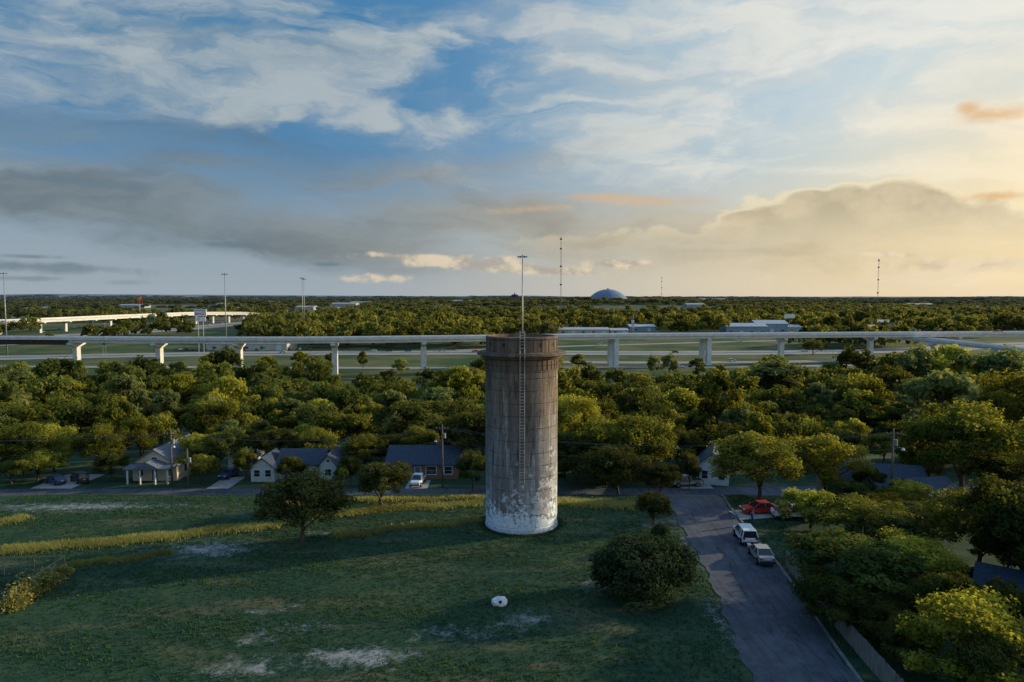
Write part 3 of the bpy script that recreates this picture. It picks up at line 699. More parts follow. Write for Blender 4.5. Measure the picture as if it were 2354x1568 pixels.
# ------------------------------------------------------------------ bridges
def sweep(b,path,zs,sec,mi=0):
    d,nr=frame(path); n=len(path); k=len(sec); vs=[]
    for i in range(n):
        for (o,z) in sec: vs.append((path[i,0]+nr[i,0]*o,path[i,1]+nr[i,1]*o,zs[i]+z))
    fs=[(i*k+j,i*k+(j+1)%k,(i+1)*k+(j+1)%k,(i+1)*k+j) for i in range(n-1) for j in range(k)]
    fs+=[tuple(range(k)),tuple(range((n-1)*k,n*k))]
    b.add(vs,fs,mi)
def rect(o0,o1,z0,z1): return [(o0,z0),(o1,z0),(o1,z1),(o0,z1)]
def bridge(name,pts3,label,W,piers,gird,step=8,double=(),steel_until=None,cap=True):
    root=empty(name,(0,0,0),0,label,'bridge')
    path=smooth_path(pts3,step)
    zc=np.interp(np.linspace(0,1,len(path)),np.linspace(0,1,len(pts3)),[p[2] for p in pts3])
    px_=[p[0] for p in pts3]
    if all(px_[i]<px_[i+1] for i in range(len(px_)-1)): zc=np.interp(path[:,0],px_,[p[2] for p in pts3])
    b=MB(); sweep(b,path,zc,rect(-W/2,W/2,gird,gird+.35)); b.obj('deck',M_conc,root)
    for s_ in(-1,1):
        b=MB(); sweep(b,path,zc,rect(s_*(W/2)-.2,s_*(W/2)+.2,gird-.12,gird+1.15)); b.obj('parapet',M_conc,root)
    for o in np.linspace(-W/2+.9,W/2-.9,4):
        if steel_until:
            i0=int(np.sum(path[:,0]<steel_until)); b=MB(); sweep(b,path[:i0+1],zc[:i0+1],rect(o-.2,o+.2,-1.0,gird)); b.obj('girder',M_steel,root)
            b=MB(); sweep(b,path[i0:],zc[i0:],rect(o-.3,o+.3,.1,gird)); b.obj('girder',M_conc,root)
        else:
            b=MB(); sweep(b,path,zc,rect(o-.3,o+.3,0,gird)); b.obj('girder',M_conc,root)
    d,nr=frame(path)
    for (x,y) in piers:
        i=int(np.argmin((path[:,0]-x)**2+(path[:,1]-y)**2)); c=path[i]; z=zc[i]-(1.0 if steel_until and c[0]<steel_until-2 else 0); a=math.atan2(nr[i,1],nr[i,0]); g0=Hs(*c)-.5
        if z-g0<2.5: continue
        b=MB(); ca,sa=math.cos(a),math.sin(a)
        def L(u,v,zz): return (c[0]+u*ca-v*sa,c[1]+u*sa+v*ca,zz)
        hw=W/2-.4; vs=[]
        for v in(-1.0,1.0):
            vs+=[L(-hw,v,z),L(hw,v,z),L(hw,v,z-.9),L(1.6,v,z-2.1),L(-1.6,v,z-2.1),L(-hw,v,z-.9)]
        b.add(vs,[(0,1,2,3,4,5),(11,10,9,8,7,6)]+[(j,(j+1)%6,(j+1)%6+6,j+6) for j in range(6)])
        b.obj('pier_cap',M_conc,root)
        b=MB()
        us=[-hw+1.2,hw-1.2] if (x,y) in double else [0]
        for u in us:
            q=L(u,0,0); b.box(q[0],q[1],(g0+z-2.1)/2+ (0 if len(us)==1 else .5),2.3 if len(us)==1 else 1.9,2.4,z-2.1-g0+(0 if len(us)==1 else 1.0),a)
        b.obj('pier',M_conc,root)
    return root
def XD(px,d): return ((px-1177)/FP*d,d)
mp=[(*XD(-420,352),2.8),(*XD(0,335),3.3),(*XD(548,313),4.1),(*XD(973,318),4.4),(*XD(1410,346),4.0),(*XD(1797,368),3.3),(*XD(2195,388),2.8),(*XD(2700,410),2.4)]
dbl=[XD(1408,346),XD(1612,357)]
prs=[XD(-20,336),XD(178,328),XD(358,320),XD(549,313),XD(757,314),XD(973,318)]+dbl+[XD(1797,368),XD(1990,378),XD(2195,388),XD(2400,399)]
bridge('flyover_bridge',mp,'long pale concrete highway flyover on tee-shaped piers',10,prs,1.5,double=dbl,steel_until=XD(160,328)[0])
p2=[(*XD(-320,560),-.4),(*XD(0,640),.0),(*XD(150,700),.5),(*XD(310,790),1.2),(*XD(450,890),1.6),(*XD(560,960),.2),(*XD(650,1000),-6)]
sp2=smooth_path(p2,24)
bridge('flyover_bridge',p2,'distant pale elevated ramp curving over the highway',15,[tuple(q) for q in sp2[::1]],2.6,step=8)
p3=[(*XD(2040,400),1.6),(*XD(2150,372),.2),(*XD(2290,350),-1.6),(*XD(2430,330),-3.4)]
bridge('ramp_bridge',p3,'concrete ramp bridge descending from the flyover',9,[XD(2150,372),XD(2290,350)],1.3,step=10)

# ------------------------------------------------------------------ masts
def hmast(px,top,d):
    x,y=XD(px,d); g=Hs(x,y); h=CH+(682-top)*d/FP-g
    r=empty('high_mast_light',(x,y,g),0,'tall grey high-mast highway light with ring of lamps','light mast','high-mast lights along the highway')
    b=MB(); b.tube([(0,0,-.3),(0,0,h)],[.42,.17],12); b.obj('pole',M_pole,r,smooth=True)
    b=MB(); b.tube([(1.1*math.cos(k*math.pi/6),1.1*math.sin(k*math.pi/6),h-.9) for k in range(13)],.09,6)
    for k in range(3): b.tube([(0,0,h-.6),(1.1*math.cos(k*2.09),1.1*math.sin(k*2.09),h-.9)],.07,5)
    b.obj('lamp_ring',M_pole,r)
    for k in range(6):
        a=k*math.pi/3; b=MB(); b.lathe([(.05,h-.75),(.35,h-.95),(.5,h-1.35),(.02,h-1.4)],10,0,(1.65*math.cos(a),1.65*math.sin(a))); b.obj('lamp',M_dpole,r)
for a in [(1201,585,290),(13,625,420),(519,627,450),(696,637,600),(700,640,680)]: hmast(*a)
def radio(px,top,d,w_):
    x,y=XD(px,d); g=Hs(x,y); h=CH+(682-top)*d/FP-g
    r=empty('radio_mast',(x,y,g),0,'slender lattice radio mast rising above the trees','radio mast')
    b=MB(); q=[(w_*math.cos(k*2.094),w_*math.sin(k*2.094)) for k in range(3)]
    for (u,v) in q: b.tube([(u,v,0),(u,v,h)],.13*w_,4)
    n=int(h/(w_*3))
    for i in range(n):
        z0=i*h/n;z1=(i+1)*h/n
        for k in range(3):
            a,c_=q[k],q[(k+1)%3]; b.tube([(*a,z0),(*c_,z1)],.06*w_,3,cap=False)
    b.obj('lattice',M_dpole,r)
    for f in (.28,.45,.66,.86,.97):
        b=MB(); b.lathe([(w_*.5,h*f-1),(w_*1.9,h*f-.8),(w_*1.9,h*f+.8),(w_*.5,h*f+1)],8); b.obj('antenna',M_dpole,r)
radio(1289,545,900,.8); radio(2016,595,1000,.65); radio(1520,637,1500,.5)
# dome
x,y=XD(1397,1850); g=Hs(x,y)
r=empty('arena_dome',(x,y,g),0,'wide low blue-grey domed arena above the treetops','arena')
zt=CH+17*1850/FP-g; rd=46*1850/FP; hc=24*1850/FP
b=MB(); b.lathe([(rd+1,-2),(rd+1,zt-hc),(rd-2,zt-hc)],48); b.obj('wall',M_farb,r)
Rs=(rd*rd+hc*hc)/(2*hc); am=math.asin(rd/Rs)
b=MB(); b.lathe([(max(.05,Rs*math.sin(a)),zt-Rs+Rs*math.cos(a)) for a in np.linspace(am,0,14)],48); b.obj('roof',M_dome,r,smooth=True)
b=MB(); b.lathe([(3,zt-.3),(3,zt+1.8),(.1,zt+2.6)],16); b.obj('cupola',M_dome,r)
x,y=XD(1183,1800); g=Hs(x,y)
r=empty('old_building',(x,y,g),0,'dark historic building with steep roof above trees','building')
hh_=CH+6*1800/FP-g
b=MB(); b.box(0,0,hh_/2-4,24,16,hh_-8); b.obj('wall',M_brick,r)
b=MB(); b.add([(-12,-8,hh_-8),(12,-8,hh_-8),(12,8,hh_-8),(-12,8,hh_-8),(-7,0,hh_-1),(7,0,hh_-1)],[(0,1,5,4),(1,2,5),(2,3,4,5),(3,0,4)]); b.add([(-4,-9,hh_-8),(4,-9,hh_-8),(4,-2,hh_-8),(-4,-2,hh_-8),(0,-5.5,hh_+5)],[(0,1,4),(1,2,4),(2,3,4),(3,0,4)]); b.obj('roof',M_roofD,r)

# ------------------------------------------------------------------ warehouses
def ware(x,y,W,hh,mm,D=22,label='low pale metal commercial building beside the highway',rm=None):
    g=Hs(x,y); r=empty('warehouse',(x,y,g),0,label,'building')
    e=hh*.72
    b=MB(); b.box(0,D/2,e/2,W,D,e)
    b.add([(-W/2,0,e),(-W/2,D,e),(-W/2,D/2,hh-.3),(W/2,0,e),(W/2,D,e),(W/2,D/2,hh-.3)],[(0,1,2),(3,5,4)]); b.obj('wall',mm,r)
    b=MB(); b.add([(-W/2-.5,-.6,e-.05),(W/2+.5,-.6,e-.05),(W/2+.5,D/2,hh),(-W/2-.5,D/2,hh),(-W/2-.5,D+.6,e-.05),(W/2+.5,D+.6,e-.05),(-W/2-.5,-.6,e+.2),(W/2+.5,-.6,e+.2),(W/2+.5,D/2,hh+.25),(-W/2-.5,D/2,hh+.25),(-W/2-.5,D+.6,e+.2),(W/2+.5,D+.6,e+.2)],[(0,1,2,3),(3,2,5,4),(6,7,8,9),(9,8,11,10),(0,1,7,6),(4,5,11,10),(0,6,9,3),(3,9,10,4),(1,7,8,2),(2,8,11,5)]); b.obj('roof',rm or M_roofM,r)
    n=max(2,int(W/9))
    for k in range(n):
        u=-W/2+W*(k+.5)/n; b=MB()
        if k%3==1: b.box(u,-.06,1.6,3.2,.12,3.2); b.obj('door',M_trim,r)
        else: b.box(u,-.05,1.9,2.6,.1,1.2); b.obj('window',M_glass,r)
for q in bl: ware(*q)
for (px,d,W,h_) in [(520,1700,50,11),(640,2100,90,10),(700,1500,40,9),(790,1700,60,10),(840,2100,90,10),(940,2300,80,11),(1010,1500,40,10),(1060,2000,60,10),(1640,1900,70,13),(1600,1500,40,11),(90,1500,60,10),(300,1700,60,10),(2120,1700,60,11),(2280,1500,50,10)]:
    x,y=XD(px,d); ware(x,y,W,h_,M_farb,40,'distant hazy flat industrial building among trees',M_farb)

# ------------------------------------------------------------------ houses
def gable(bw,br,x0,x1,y0,y1,e,rh,axis,oh=.45):
    bw.box((x0+x1)/2,(y0+y1)/2,e/2-.5,x1-x0,y1-y0,e+1)
    th=.16
    if axis=='y':
        xm=(x0+x1)/2
        bw.add([(x0,y0,e),(x1,y0,e),(xm,y0,e+rh-.05),(x0,y1,e),(x1,y1,e),(xm,y1,e+rh-.05)],[(0,1,2),(3,5,4)])
        k=rh/(xm-x0); a=(x0-oh,e-oh*k);c=(x1+oh,e-oh*k)
        def S_(yy): return [(a[0],yy,a[1]),(xm,yy,e+rh),(c[0],yy,c[1]),(c[0],yy,c[1]+th),(xm,yy,e+rh+th*1.2),(a[0],yy,a[1]+th)]
        v=S_(y0-oh)+S_(y1+oh)
    else:
        ym=(y0+y1)/2
        bw.add([(x0,y0,e),(x0,y1,e),(x0,ym,e+rh-.05),(x1,y0,e),(x1,y1,e),(x1,ym,e+rh-.05)],[(0,1,2),(3,5,4)])
        k=rh/(ym-y0); a=(y0-oh,e-oh*k);c=(y1+oh,e-oh*k)
        def S_(xx): return [(xx,a[0],a[1]),(xx,ym,e+rh),(xx,c[0],c[1]),(xx,c[0],c[1]+th),(xx,ym,e+rh+th*1.2),(xx,a[0],a[1]+th)]
        v=S_(x0-oh)+S_(x1+oh)
    br.add(v,[(0,1,4,5),(1,2,3,4),(6,11,10,7),(7,10,9,8)]+[(j,(j+1)%6,(j+1)%6+6,j+6) for j in range(6)])
def window(par,x,y,z,w_,h_,ax='x'):
    b=MB()
    if ax=='x': 
        b.box(x,y-.03,z,w_+.24,.06,h_+.24); o=b.obj('window',M_trim,par); q=MB(); q.box(x,y-.045,z+h_/4,w_,.06,h_/2-.04); q.box(x,y-.045,z-h_/4,w_,.06,h_/2-.04)
    else:
        b.box(x+.03,y,z,.06,w_+.24,h_+.24); o=b.obj('window',M_trim,par); q=MB(); q.box(x+.045,y,z+h_/4,.06,w_,h_/2-.04); q.box(x+.045,y,z-h_/4,.06,w_,h_/2-.04)
    p=q.obj('pane',M_glass,o)
def door(par,x,y,z=0):
    b=MB(); b.box(x,y-.03,z+1.05,1.1,.06,2.1); o=b.obj('door',M_trim,par); q=MB(); q.box(x,y-.05,z+1.05,.9,.06,1.95); q.obj('leaf',M_roofB,o); q=MB(); q.tube([(x+.35,y-.08,z+1),(x+.35,y-.14,z+1)],.04,6); q.obj('handle',M_rim,o)
def house(loc,rz,label,wallm,roofm,boxes,wins=(),doors=(),posts=(),chim=None,dz=0):
    r=empty('house',(loc[0],loc[1],Hs(*loc)+dz),rz,label,'house'); bw=MB();br=MB()
    for q in boxes: gable(bw,br,*q)
    bw.obj('wall',wallm,r); br_o=br.obj('roof',roofm,r)
    for q in wins: window(r,*q)
    for q in doors: door(r,*q)
    for (x,y,h) in posts:
        b=MB(); b.box(x,y,h/2,.22,.22,h); b.obj('porch_post',M_trim,r)
    if chim: b=MB(); b.box(*chim); b.obj('chimney',M_brick,br_o)
    return r
h1=site(330,1121)
H1=house((h1[0]-.3,112),0,'cream bungalow with gabled porch and blue-grey roof',M_cream,M_roofB,[(-3.6,3.6,0,12,2.8,2.3,'y')],[(-2.3,0,1.5,.9,1.3),(2.4,0,1.5,.9,1.3),(0,0,3.6,.8,.6),(3.6,3,1.5,1.0,1.2,'y'),(3.6,7,1.5,1.0,1.2,'y')],[(0,0)],[(-3.2,-2.3,2.5),(-1.2,-2.3,2.5),(1.2,-2.3,2.5),(3.2,-2.3,2.5)])
b=MB(); b.add([(-3.7,-2.7,2.45),(3.7,-2.7,2.45),(3.7,-.02,2.75),(-3.7,-.02,2.75),(-3.7,-2.7,2.62),(3.7,-2.7,2.62),(3.7,-.02,2.92),(-3.7,-.02,2.92)],[(0,1,2,3),(4,5,6,7),(0,1,5,4),(1,2,6,5),(2,3,7,6),(3,0,4,7)])
b.add([(-2,-2.72,2.63),(2,-2.72,2.63),(0,-2.72,3.7),(-2,-.02,2.95),(2,-.02,2.95),(0,-.02,3.75)],[(0,1,2),(0,2,5,3),(1,4,5,2)]); b.obj('porch_roof',M_roofB,H1)
house((-37.0,113),0,'pale bungalow with front gable wing and dark roof',M_mint,M_roofD,[(-1.5,5.6,0,6,2.6,1.7,'x'),(-5.4,-1.6,-1.6,5,2.4,1.5,'y'),(5.6,8.4,-1.0,5,2.6,1.7,'y')],[(-4.4,-1.6,1.4,.9,1.1),(-2.6,-1.6,1.4,.9,1.1),(2,0,1.4,1.3,1.1),(7,-1.0,1.4,1,1.1),(7,-1.0,3.3,.5,.5)],[(0,0)])
house((-14.5,113),0,'low brown brick house with broad dark roof',M_brick,M_roofD,[(-6,5.5,0,8.5,2.6,2.0,'x')],[(-4,0,1.5,1.4,1.2),(1.2,0,1.5,1.6,1.3),(4,0,1.5,1.2,1.2),(5.5,3,1.5,1.1,1.2,'y')],[(-1,0)],chim=(2,5,4.6,.8,.8,1.6))
house((32,109.5),math.radians(-18),'small white gabled house with dark roof near corner',M_trim,M_roofD,[(-2.5,2.5,0,8,2.9,2.2,'y')],[(-1.2,0,1.6,.9,1.3),(1.4,0,1.6,.9,1.3)],[],[])
house((38,124),math.radians(12),'pale roofed house half hidden among trees',M_trim,M_roofB,[(-5,5,0,8,2.7,2.0,'x')],[(0,0,1.5,1.2,1.2)])
house((48.5,90),math.radians(-14),'low house with wide dark shingle roof',M_brick,M_roofD,[(-6.5,5.5,0,8,2.3,1.8,'x'),(-5,-.5,-3.5,4,2.2,1.4,'y')],[(2,0,1.4,1.2,1.1)],[(0.6,0)],dz=-.9)
house((51.5,83),math.radians(10),'small shed with blue-grey metal roof',M_ware,M_roofD,[(-2.6,2.6,0,4,2.1,1.1,'x')],[(0,0,1.4,1.,1.)],dz=-.7)
house((41,47.5),math.radians(-38),'single-storey house with dark blue shingle roof',M_cream,M_roofN,[(-7,7,0,8,2.3,1.6,'x')],[(-3,0,1.5,1.2,1.2),(3,0,1.5,1.2,1.2)],[(0,0)],dz=-.5)
house((-47,119),math.radians(0),'open carport with pale metal roof',M_trim,M_roofM,[(-2.2,2.2,0,4,2.3,.9,'y')],[(0,0,1.4,1.6,1.2)])

# ------------------------------------------------------------------ vehicles
def vehicle(kind,paint,name,label,cat):
    r=empty(name,(0,0,-1000),0,label,cat)
    if kind=='sedan': Wd,lo,gh,wy,wr=1.78,[(-2.3,.3),(-2.33,.6),(-2.25,.88),(-2.0,.98),(-1.3,1.0),(.9,.96),(2.0,.82),(2.27,.66),(2.32,.45),(2.28,.28)],(-1.75,1.1,-1.0,.25,.97,1.42),(-1.38,1.42),.32
    elif kind=='suv': Wd,lo,gh,wy,wr=1.85,[(-2.25,.4),(-2.28,.7),(-2.22,1.08),(-1.9,1.1),(1.0,1.06),(2.0,.98),(2.25,.85),(2.3,.5),(2.26,.38)],(-2.2,1.15,-2.0,.4,1.07,1.72),(-1.35,1.4),.37
    else: Wd,lo,gh,wy,wr=1.95,[(-2.75,.5),(-2.78,.8),(-2.74,1.14),(-2.6,1.16),(1.2,1.14),(2.35,1.06),(2.65,.95),(2.7,.55),(2.66,.42)],(-.7,1.45,-.6,.65,1.13,1.80),(-1.7,1.7),.39
    b=MB(); n=len(lo); vs=[]
    for sgn in(-1,1):
        for (y,z) in lo:
            hw=Wd/2-(.07 if z>.85 else 0)-(.14 if abs(y)>2.0 else 0)
            vs.append((sgn*hw,y,z))
    b.add(vs,[tuple(range(n)),tuple(range(2*n-1,n-1,-1))]+[(j,(j+1)%n,(j+1)%n+n,j+n) for j in range(n)])
    b.obj('body',paint,r,bevel=.07,smooth=False)
    yb0,yb1,yt0,yt1,zb,zt=gh; hb=Wd/2-.09; ht=Wd/2-.27
    vs=[(-hb,yb0,zb-.05),(hb,yb0,zb-.05),(hb,yb1,zb-.05),(-hb,yb1,zb-.05),(-ht,yt0,zt),(ht,yt0,zt),(ht,yt1,zt),(-ht,yt1,zt)]
    b=MB(); b.add(vs,[(3,2,1,0),(4,5,6,7),(0,1,5,4),(1,2,6,5),(2,3,7,6),(3,0,4,7)]); b.obj('window',M_glass,r)
    b=MB(); b.box(0,(yt0+yt1)/2,zt+.02,ht*2+.06,yt1-yt0+.1,.07)
    for sgn in(-1,1):
        b.tube([(sgn*hb,yb0,zb),(sgn*ht,yt0,zt)],.05,5); b.tube([(sgn*hb,yb1,zb),(sgn*ht,yt1,zt)],.045,5)
        ym=(yb0+yb1)/2; b.tube([(sgn*(hb+.005),ym-.05,zb),(sgn*(ht+.01),(yt0+yt1)/2-.05,zt)],.05,5)
        if kind=='suv': b.tube([(sgn*hb,-1.3,zb),(sgn*ht,-1.25,zt)],.06,5)
    b.obj('roof',paint,r)
    if kind=='pickup':
        b=MB(); b.box(0,-1.72,1.165,1.55,1.8,.03); b.obj('cargo_bed',M_black,r)
    b=MB(); yf=lo[-2][0]; b.box(0,yf+.01,.55,1.5,.08,.2); b.obj('front_bumper',M_dark,r)
    b=MB(); yr=lo[1][0]; b.box(0,yr-.01,.5,1.6,.08,.22); b.obj('rear_bumper',M_dark,r)
    for sgn in(-1,1):
        b=MB(); b.box(sgn*(Wd/2-.33),lo[-3][0]+.02,.74 if kind=='sedan' else .84,.34,.1,.16); b.obj('headlight',M_lamp,r)
        b=MB(); b.box(sgn*(Wd/2-.27),lo[2][0]-.02,.8 if kind=='sedan' else .95,.2,.08,.26 if kind!='sedan' else .16); b.obj('tail_light',M_tail,r)
        b=MB(); b.box(sgn*(Wd/2+.06),yb1-.25,zb+.1,.16,.1,.12); b.obj('mirror',paint,r)
        for yy in wy:
            b=MB(); x0=sgn*(Wd/2-.2);x1=sgn*(Wd/2+.02); b.tube([(x0,yy,wr),(x1,yy,wr)],wr,20); o=b.obj('wheel',M_black,r)
            b=MB(); b.tube([(x1,yy,wr),(x1+sgn*.015,yy,wr)],wr*.6,14); b.obj('rim',M_rim,o)
    b=MB(); b.box(0,yr-.03,.78,.32,.04,.14); b.obj('number_plate',M_trim,r)
    return r
pr={}
for kd,pt,nm,lb,ct in [('suv',M_white,'parked_car','white sport utility car parked along the kerb','car'),('sedan',M_silver,'parked_car','pale gold saloon car parked along the kerb','car'),('pickup',M_white,'pickup_truck','white pickup truck parked on a driveway','truck'),('sedan',M_red,'parked_car','red car parked on a driveway under trees','car'),('sedan',M_blue,'parked_car','dark blue car parked beside the bungalow','car'),('suv',M_dark,'parked_car','dark car parked beside the bungalow','car'),('pickup',M_silver,'pickup_truck','grey pickup truck parked near the corner house','truck'),('sedan',M_white,'parked_car','white car','car')]:
    pr[(kd,pt.name)]=vehicle(kd,pt,nm,lb,ct)
def car(k,pt,x,y,rz,label=None,group=None,lift=.05,z=None): return dup(pr[(k,pt.name)],(x,y,(Hs(x,y)+lift) if z is None else z),rz,.92,label,group)
car('suv',M_white,23.9,70.0,math.radians(-4)); car('sedan',M_silver,23.7,64.9,math.radians(-3))
car('pickup',M_white,31.9,77.0,math.radians(-95),'white pickup truck parked on the driveway under trees'); car('sedan',M_red,28.6,79.0,math.radians(95))
car('sedan',M_blue,-73.3,110,math.radians(60),lift=.1); car('suv',M_dark,-70,111,math.radians(50),lift=.1)
car('pickup',M_white,-15,109.5,math.radians(175),'white pickup truck on driveway of the brick house',lift=.1)
car('pickup',M_silver,27.6,108.6,math.radians(95),lift=.1); car('sedan',M_blue,-47,114,math.radians(170),'dark car parked under the carport',lift=.1)
hw='cars driving on the highway'
NMC={'white_paint':'white','dark_paint':'dark','blue_paint':'dark blue','silver_paint':'silver','red_paint':'red'}
for (px,py,k,pt,rz) in [(858,809,'sedan',M_white,90),(895,809,'suv',M_dark,90),(938,809,'sedan',M_blue,90),(1016,808,'pickup',M_silver,90),(1092,810,'sedan',M_red,90),(1552,812,'suv',M_dark,-90),(1683,832,'suv',M_white,-90),(1563,846,'sedan',M_white,-90),(105,852,'sedan',M_white,90),(405,751,'sedan',M_red,60),(290,772,'sedan',M_blue,60),(420,757,'sedan',M_white,60),(545,741,'suv',M_dark,50),(1700,786,'sedan',M_white,90),(200,768,'sedan',M_white,60),(650,812,'sedan',M_white,90),(1380,794,'suv',M_white,90),(1850,809,'sedan',M_white,-90),(480,748,'sedan',M_white,60),(340,760,'suv',M_white,60),(510,744,'sedan',M_white,55),(590,736,'suv',M_white,50),(250,765,'sedan',M_white,60)]:
    x,y,z=site(px,py); car(k,pt,x,y,math.radians(rz),NMC[pt.name]+' vehicle driving along the highway',hw,.2)
lotg='cars parked beside the commercial buildings'
for i,px in enumerate([415,428,441,456,470,488,560,590,664,676,690,702,714]):
    x,y,z=site(px,806 if px<600 else 805); k,pt=[('sedan',M_white),('suv',M_dark),('sedan',M_red),('sedan',M_blue),('pickup',M_silver)][i%5]; car(k,pt,x,y,math.radians(10),NMC[pt.name]+' vehicle parked outside the commercial building',lotg,.1)
for i,px in enumerate([100,112,124,136,170,182,195,215,240]):
    x,y,z=site(px,764-i*2.2); k,pt=[('sedan',M_white),('suv',M_dark),('sedan',M_silver),('sedan',M_blue)][i%4]; car(k,pt,x,y,math.radians(30),NMC[pt.name]+' vehicle parked outside the commercial building',lotg,.1)
for i,px in enumerate([1925,1940,1958,1975,1992,2010,2030,2050,2075,2100,2120,1300,1320,1345,1375]):
    x,y=XD(px,700-5*(i%3)); k,pt=[('sedan',M_white),('suv',M_dark),('sedan',M_red),('sedan',M_blue),('suv',M_white)][i%5]; car(k,pt,x,y,math.radians(5*i),NMC[pt.name]+' vehicle parked outside the commercial building',lotg,.1)
x,y=XD(2296,392); 
yel=vehicle('pickup',M_orange,'road_truck','yellow truck driving on the flyover','truck'); yel.location=(x,y,2.75+1.87); yel.rotation_euler=(0,0,math.radians(-80))
for p in list(pr.values()):
    def rm(o):
        for c_ in list(o.children): rm(c_)
        bpy.data.objects.remove(o)
    rm(p)

# ------------------------------------------------------------------ poles, lamps, wires
tops=[]
def pole(x,y,h,lamp=None,cross=True,label='wooden utility pole with crossarm beside the street'):
    g=Hs(x,y); r=empty('utility_pole',(x,y,g),0,label,'utility pole','utility poles along the street')
    b=MB(); b.tube([(0,0,-.5),(0,0,h)],[.17,.11],10); b.obj('pole',M_wood,r,smooth=True)
    if cross:
        b=MB(); b.box(0,-.15,h-.6,2.0,.1,.12); b.obj('crossarm',M_wood,r)
        for u in(-.9,-.4,.4,.9): b=MB(); b.tube([(u,-.15,h-.54),(u,-.15,h-.36)],[.05,.03],8); b.obj('insulator',M_pole,r)
    b=MB(); b.lathe([(.02,h-2.2),(.22,h-2.15),(.22,h-1.4),(.02,h-1.35)],12,0,(.35,0)); b.obj('transformer',M_pole,r)
    if lamp:
        b=MB(); b.tube([(0,0,h-2.6),(lamp*.7,-.3,h-2.3),(lamp*1.3,-.5,h-2.35)],.04,6); o=b.obj('lamp_arm',M_pole,r)
        b=MB(); b.lathe([(.03,h-2.3),(.16,h-2.4),(.24,h-2.6),(.02,h-2.65)],12,0,(lamp*1.4,-.55)); b.obj('lamp',M_lamp,r)
    tops.append((x,y,g+h-.5)); return r
pole(*XD(384,108.5),9.0,lamp=.5); pole(*XD(421,107.8),6.2,cross=False,label='short wooden utility pole beside the bungalow'); pole(*XD(1015,108),10.0,lamp=-.7)
hp=CH-(988-682)*86/FP-Hs(*XD(2063,86)); pole(*XD(2063,86),hp,lamp=.7); pole(-112,106.5,9)
pole(26,125,9,label='wooden utility pole behind the corner house')
def wire(a,b_,sag=1.0):
    b=MB(); pts=[]
    for k in range(17):
        t=k/16; pts.append((a[0]+(b_[0]-a[0])*t,a[1]+(b_[1]-a[1])*t,a[2]+(b_[2]-a[2])*t-sag*4*t*(1-t)))
    b.tube(pts,.022,4); tag(b.obj('overhead_wire',M_dpole),'thin dark overhead wire slung between utility poles','wire','overhead wires')
def off(p,dx,dz=0): return (p[0]+dx,p[1]-.15,p[2]+dz)
for dx in(-.9,.9): wire(off(tops[4],dx),off(tops[0],dx)); wire(off(tops[0],dx),off(tops[2],dx),1.6); wire(off(tops[2],dx),off(tops[3],dx),2.2)
wire(off(tops[0],0,-2),off(tops[2],0,-2),1.8); wire(off(tops[2],0,-2),off(tops[3],0,-2),2.2)
wire(off(tops[3],0,0),(XD(1985,88)[0],88,Hs(40,88)+.2),.1)
wire(off(tops[3],0,-2),(XD(1985,88)[0],88,Hs(40,88)+.2),.2)

# ------------------------------------------------------------------ signs
def text_mesh(txt,size,par,loc,m_,name='lettering'):
    cu=bpy.data.curves.new('t','FONT'); cu.body=txt; cu.size=size; cu.extrude=.03; cu.align_x='CENTER'; cu.align_y='CENTER'; cu.offset=size*.02
    o=bpy.data.objects.new('t',cu); COL.objects.link(o); dg=bpy.context.evaluated_depsgraph_get(); dg.update()
    me=bpy.data.meshes.new_from_object(o.evaluated_get(dg)); bpy.data.objects.remove(o)
    q=add(name,me,[],par,loc); me.materials.clear(); me.materials.append(m_); q.rotation_euler=(math.pi/2,0,0); return q
x,y=XD(461,440); g=Hs(x,y); r=empty('roadside_sign',(x,y,g),0,'tall white roadside sign reading BINGO in red','sign')
zc=CH-(719-682)*440/FP-g
b=MB(); 
for u in(-1.6,1.6): b.tube([(u,0,-.3),(u,0,zc-1)],.22,8)
b.obj('post',M_pole,r); b=MB(); b.box(0,0,zc,7.6,.5,4.4); b.obj('panel',M_white,r); b=MB(); b.box(0,0,zc-4.0,6.6,.4,2.6); b.obj('panel',M_white,r)
text_mesh('BINGO',2.15,r,(0,-.28,zc-.7),M_red2)
b=MB(); b.box(0,-.27,zc+1.35,6.6,.05,.9); b.obj('band',M_wareB,r)
text_mesh('C',2.0,r,(-1.2,-.25,zc-4.0),M_blue)
x,y=XD(322,900); g=Hs(x,y); r=empty('roadside_sign',(x,y,g),0,'tall pole sign with orange top and red panels','sign')
zc=CH-(690-682)*900/FP-g
b=MB(); b.tube([(0,0,-.3),(0,0,zc)],.5,8); b.obj('post',M_pole,r); b=MB(); b.tube([(0,-.3,zc+2.2),(0,.3,zc+2.2)],2.2,20); b.add([(-3,-.35,zc),(3,-.35,zc),(0,-.35,zc+5)],[(0,1,2)]); b.obj('emblem',M_orange,r)
b=MB(); b.box(0,0,zc-1.4,7,.6,2); b.box(0,0,zc-4.0,7,.6,2); b.obj('panel',M_red,r)
def gsign(px,py,d,w_,h_):
    x,y=XD(px,d); g=Hs(x,y); z=CH-(py-682)*d/FP-g
    r=empty('highway_sign',(x,y,g),0,'green highway direction sign on steel posts','road sign','green highway signs')
    b=MB(); [b.tube([(u,0.1,-.3),(u,.1,z+h_/2)],.1,6) for u in(-w_*.3,w_*.3)]; b.obj('post',M_pole,r); b=MB(); b.box(0,0,z,w_,.1,h_); b.obj('panel',M_signG,r)
    b=MB(); 
    for s_ in(-1,1): b.box(0,-.06,z+s_*(h_/2-.12),w_-.2,.03,.08); b.box(s_*(w_/2-.12),-.06,z,.08,.03,h_-.32)
    b.obj('border',M_white,r)
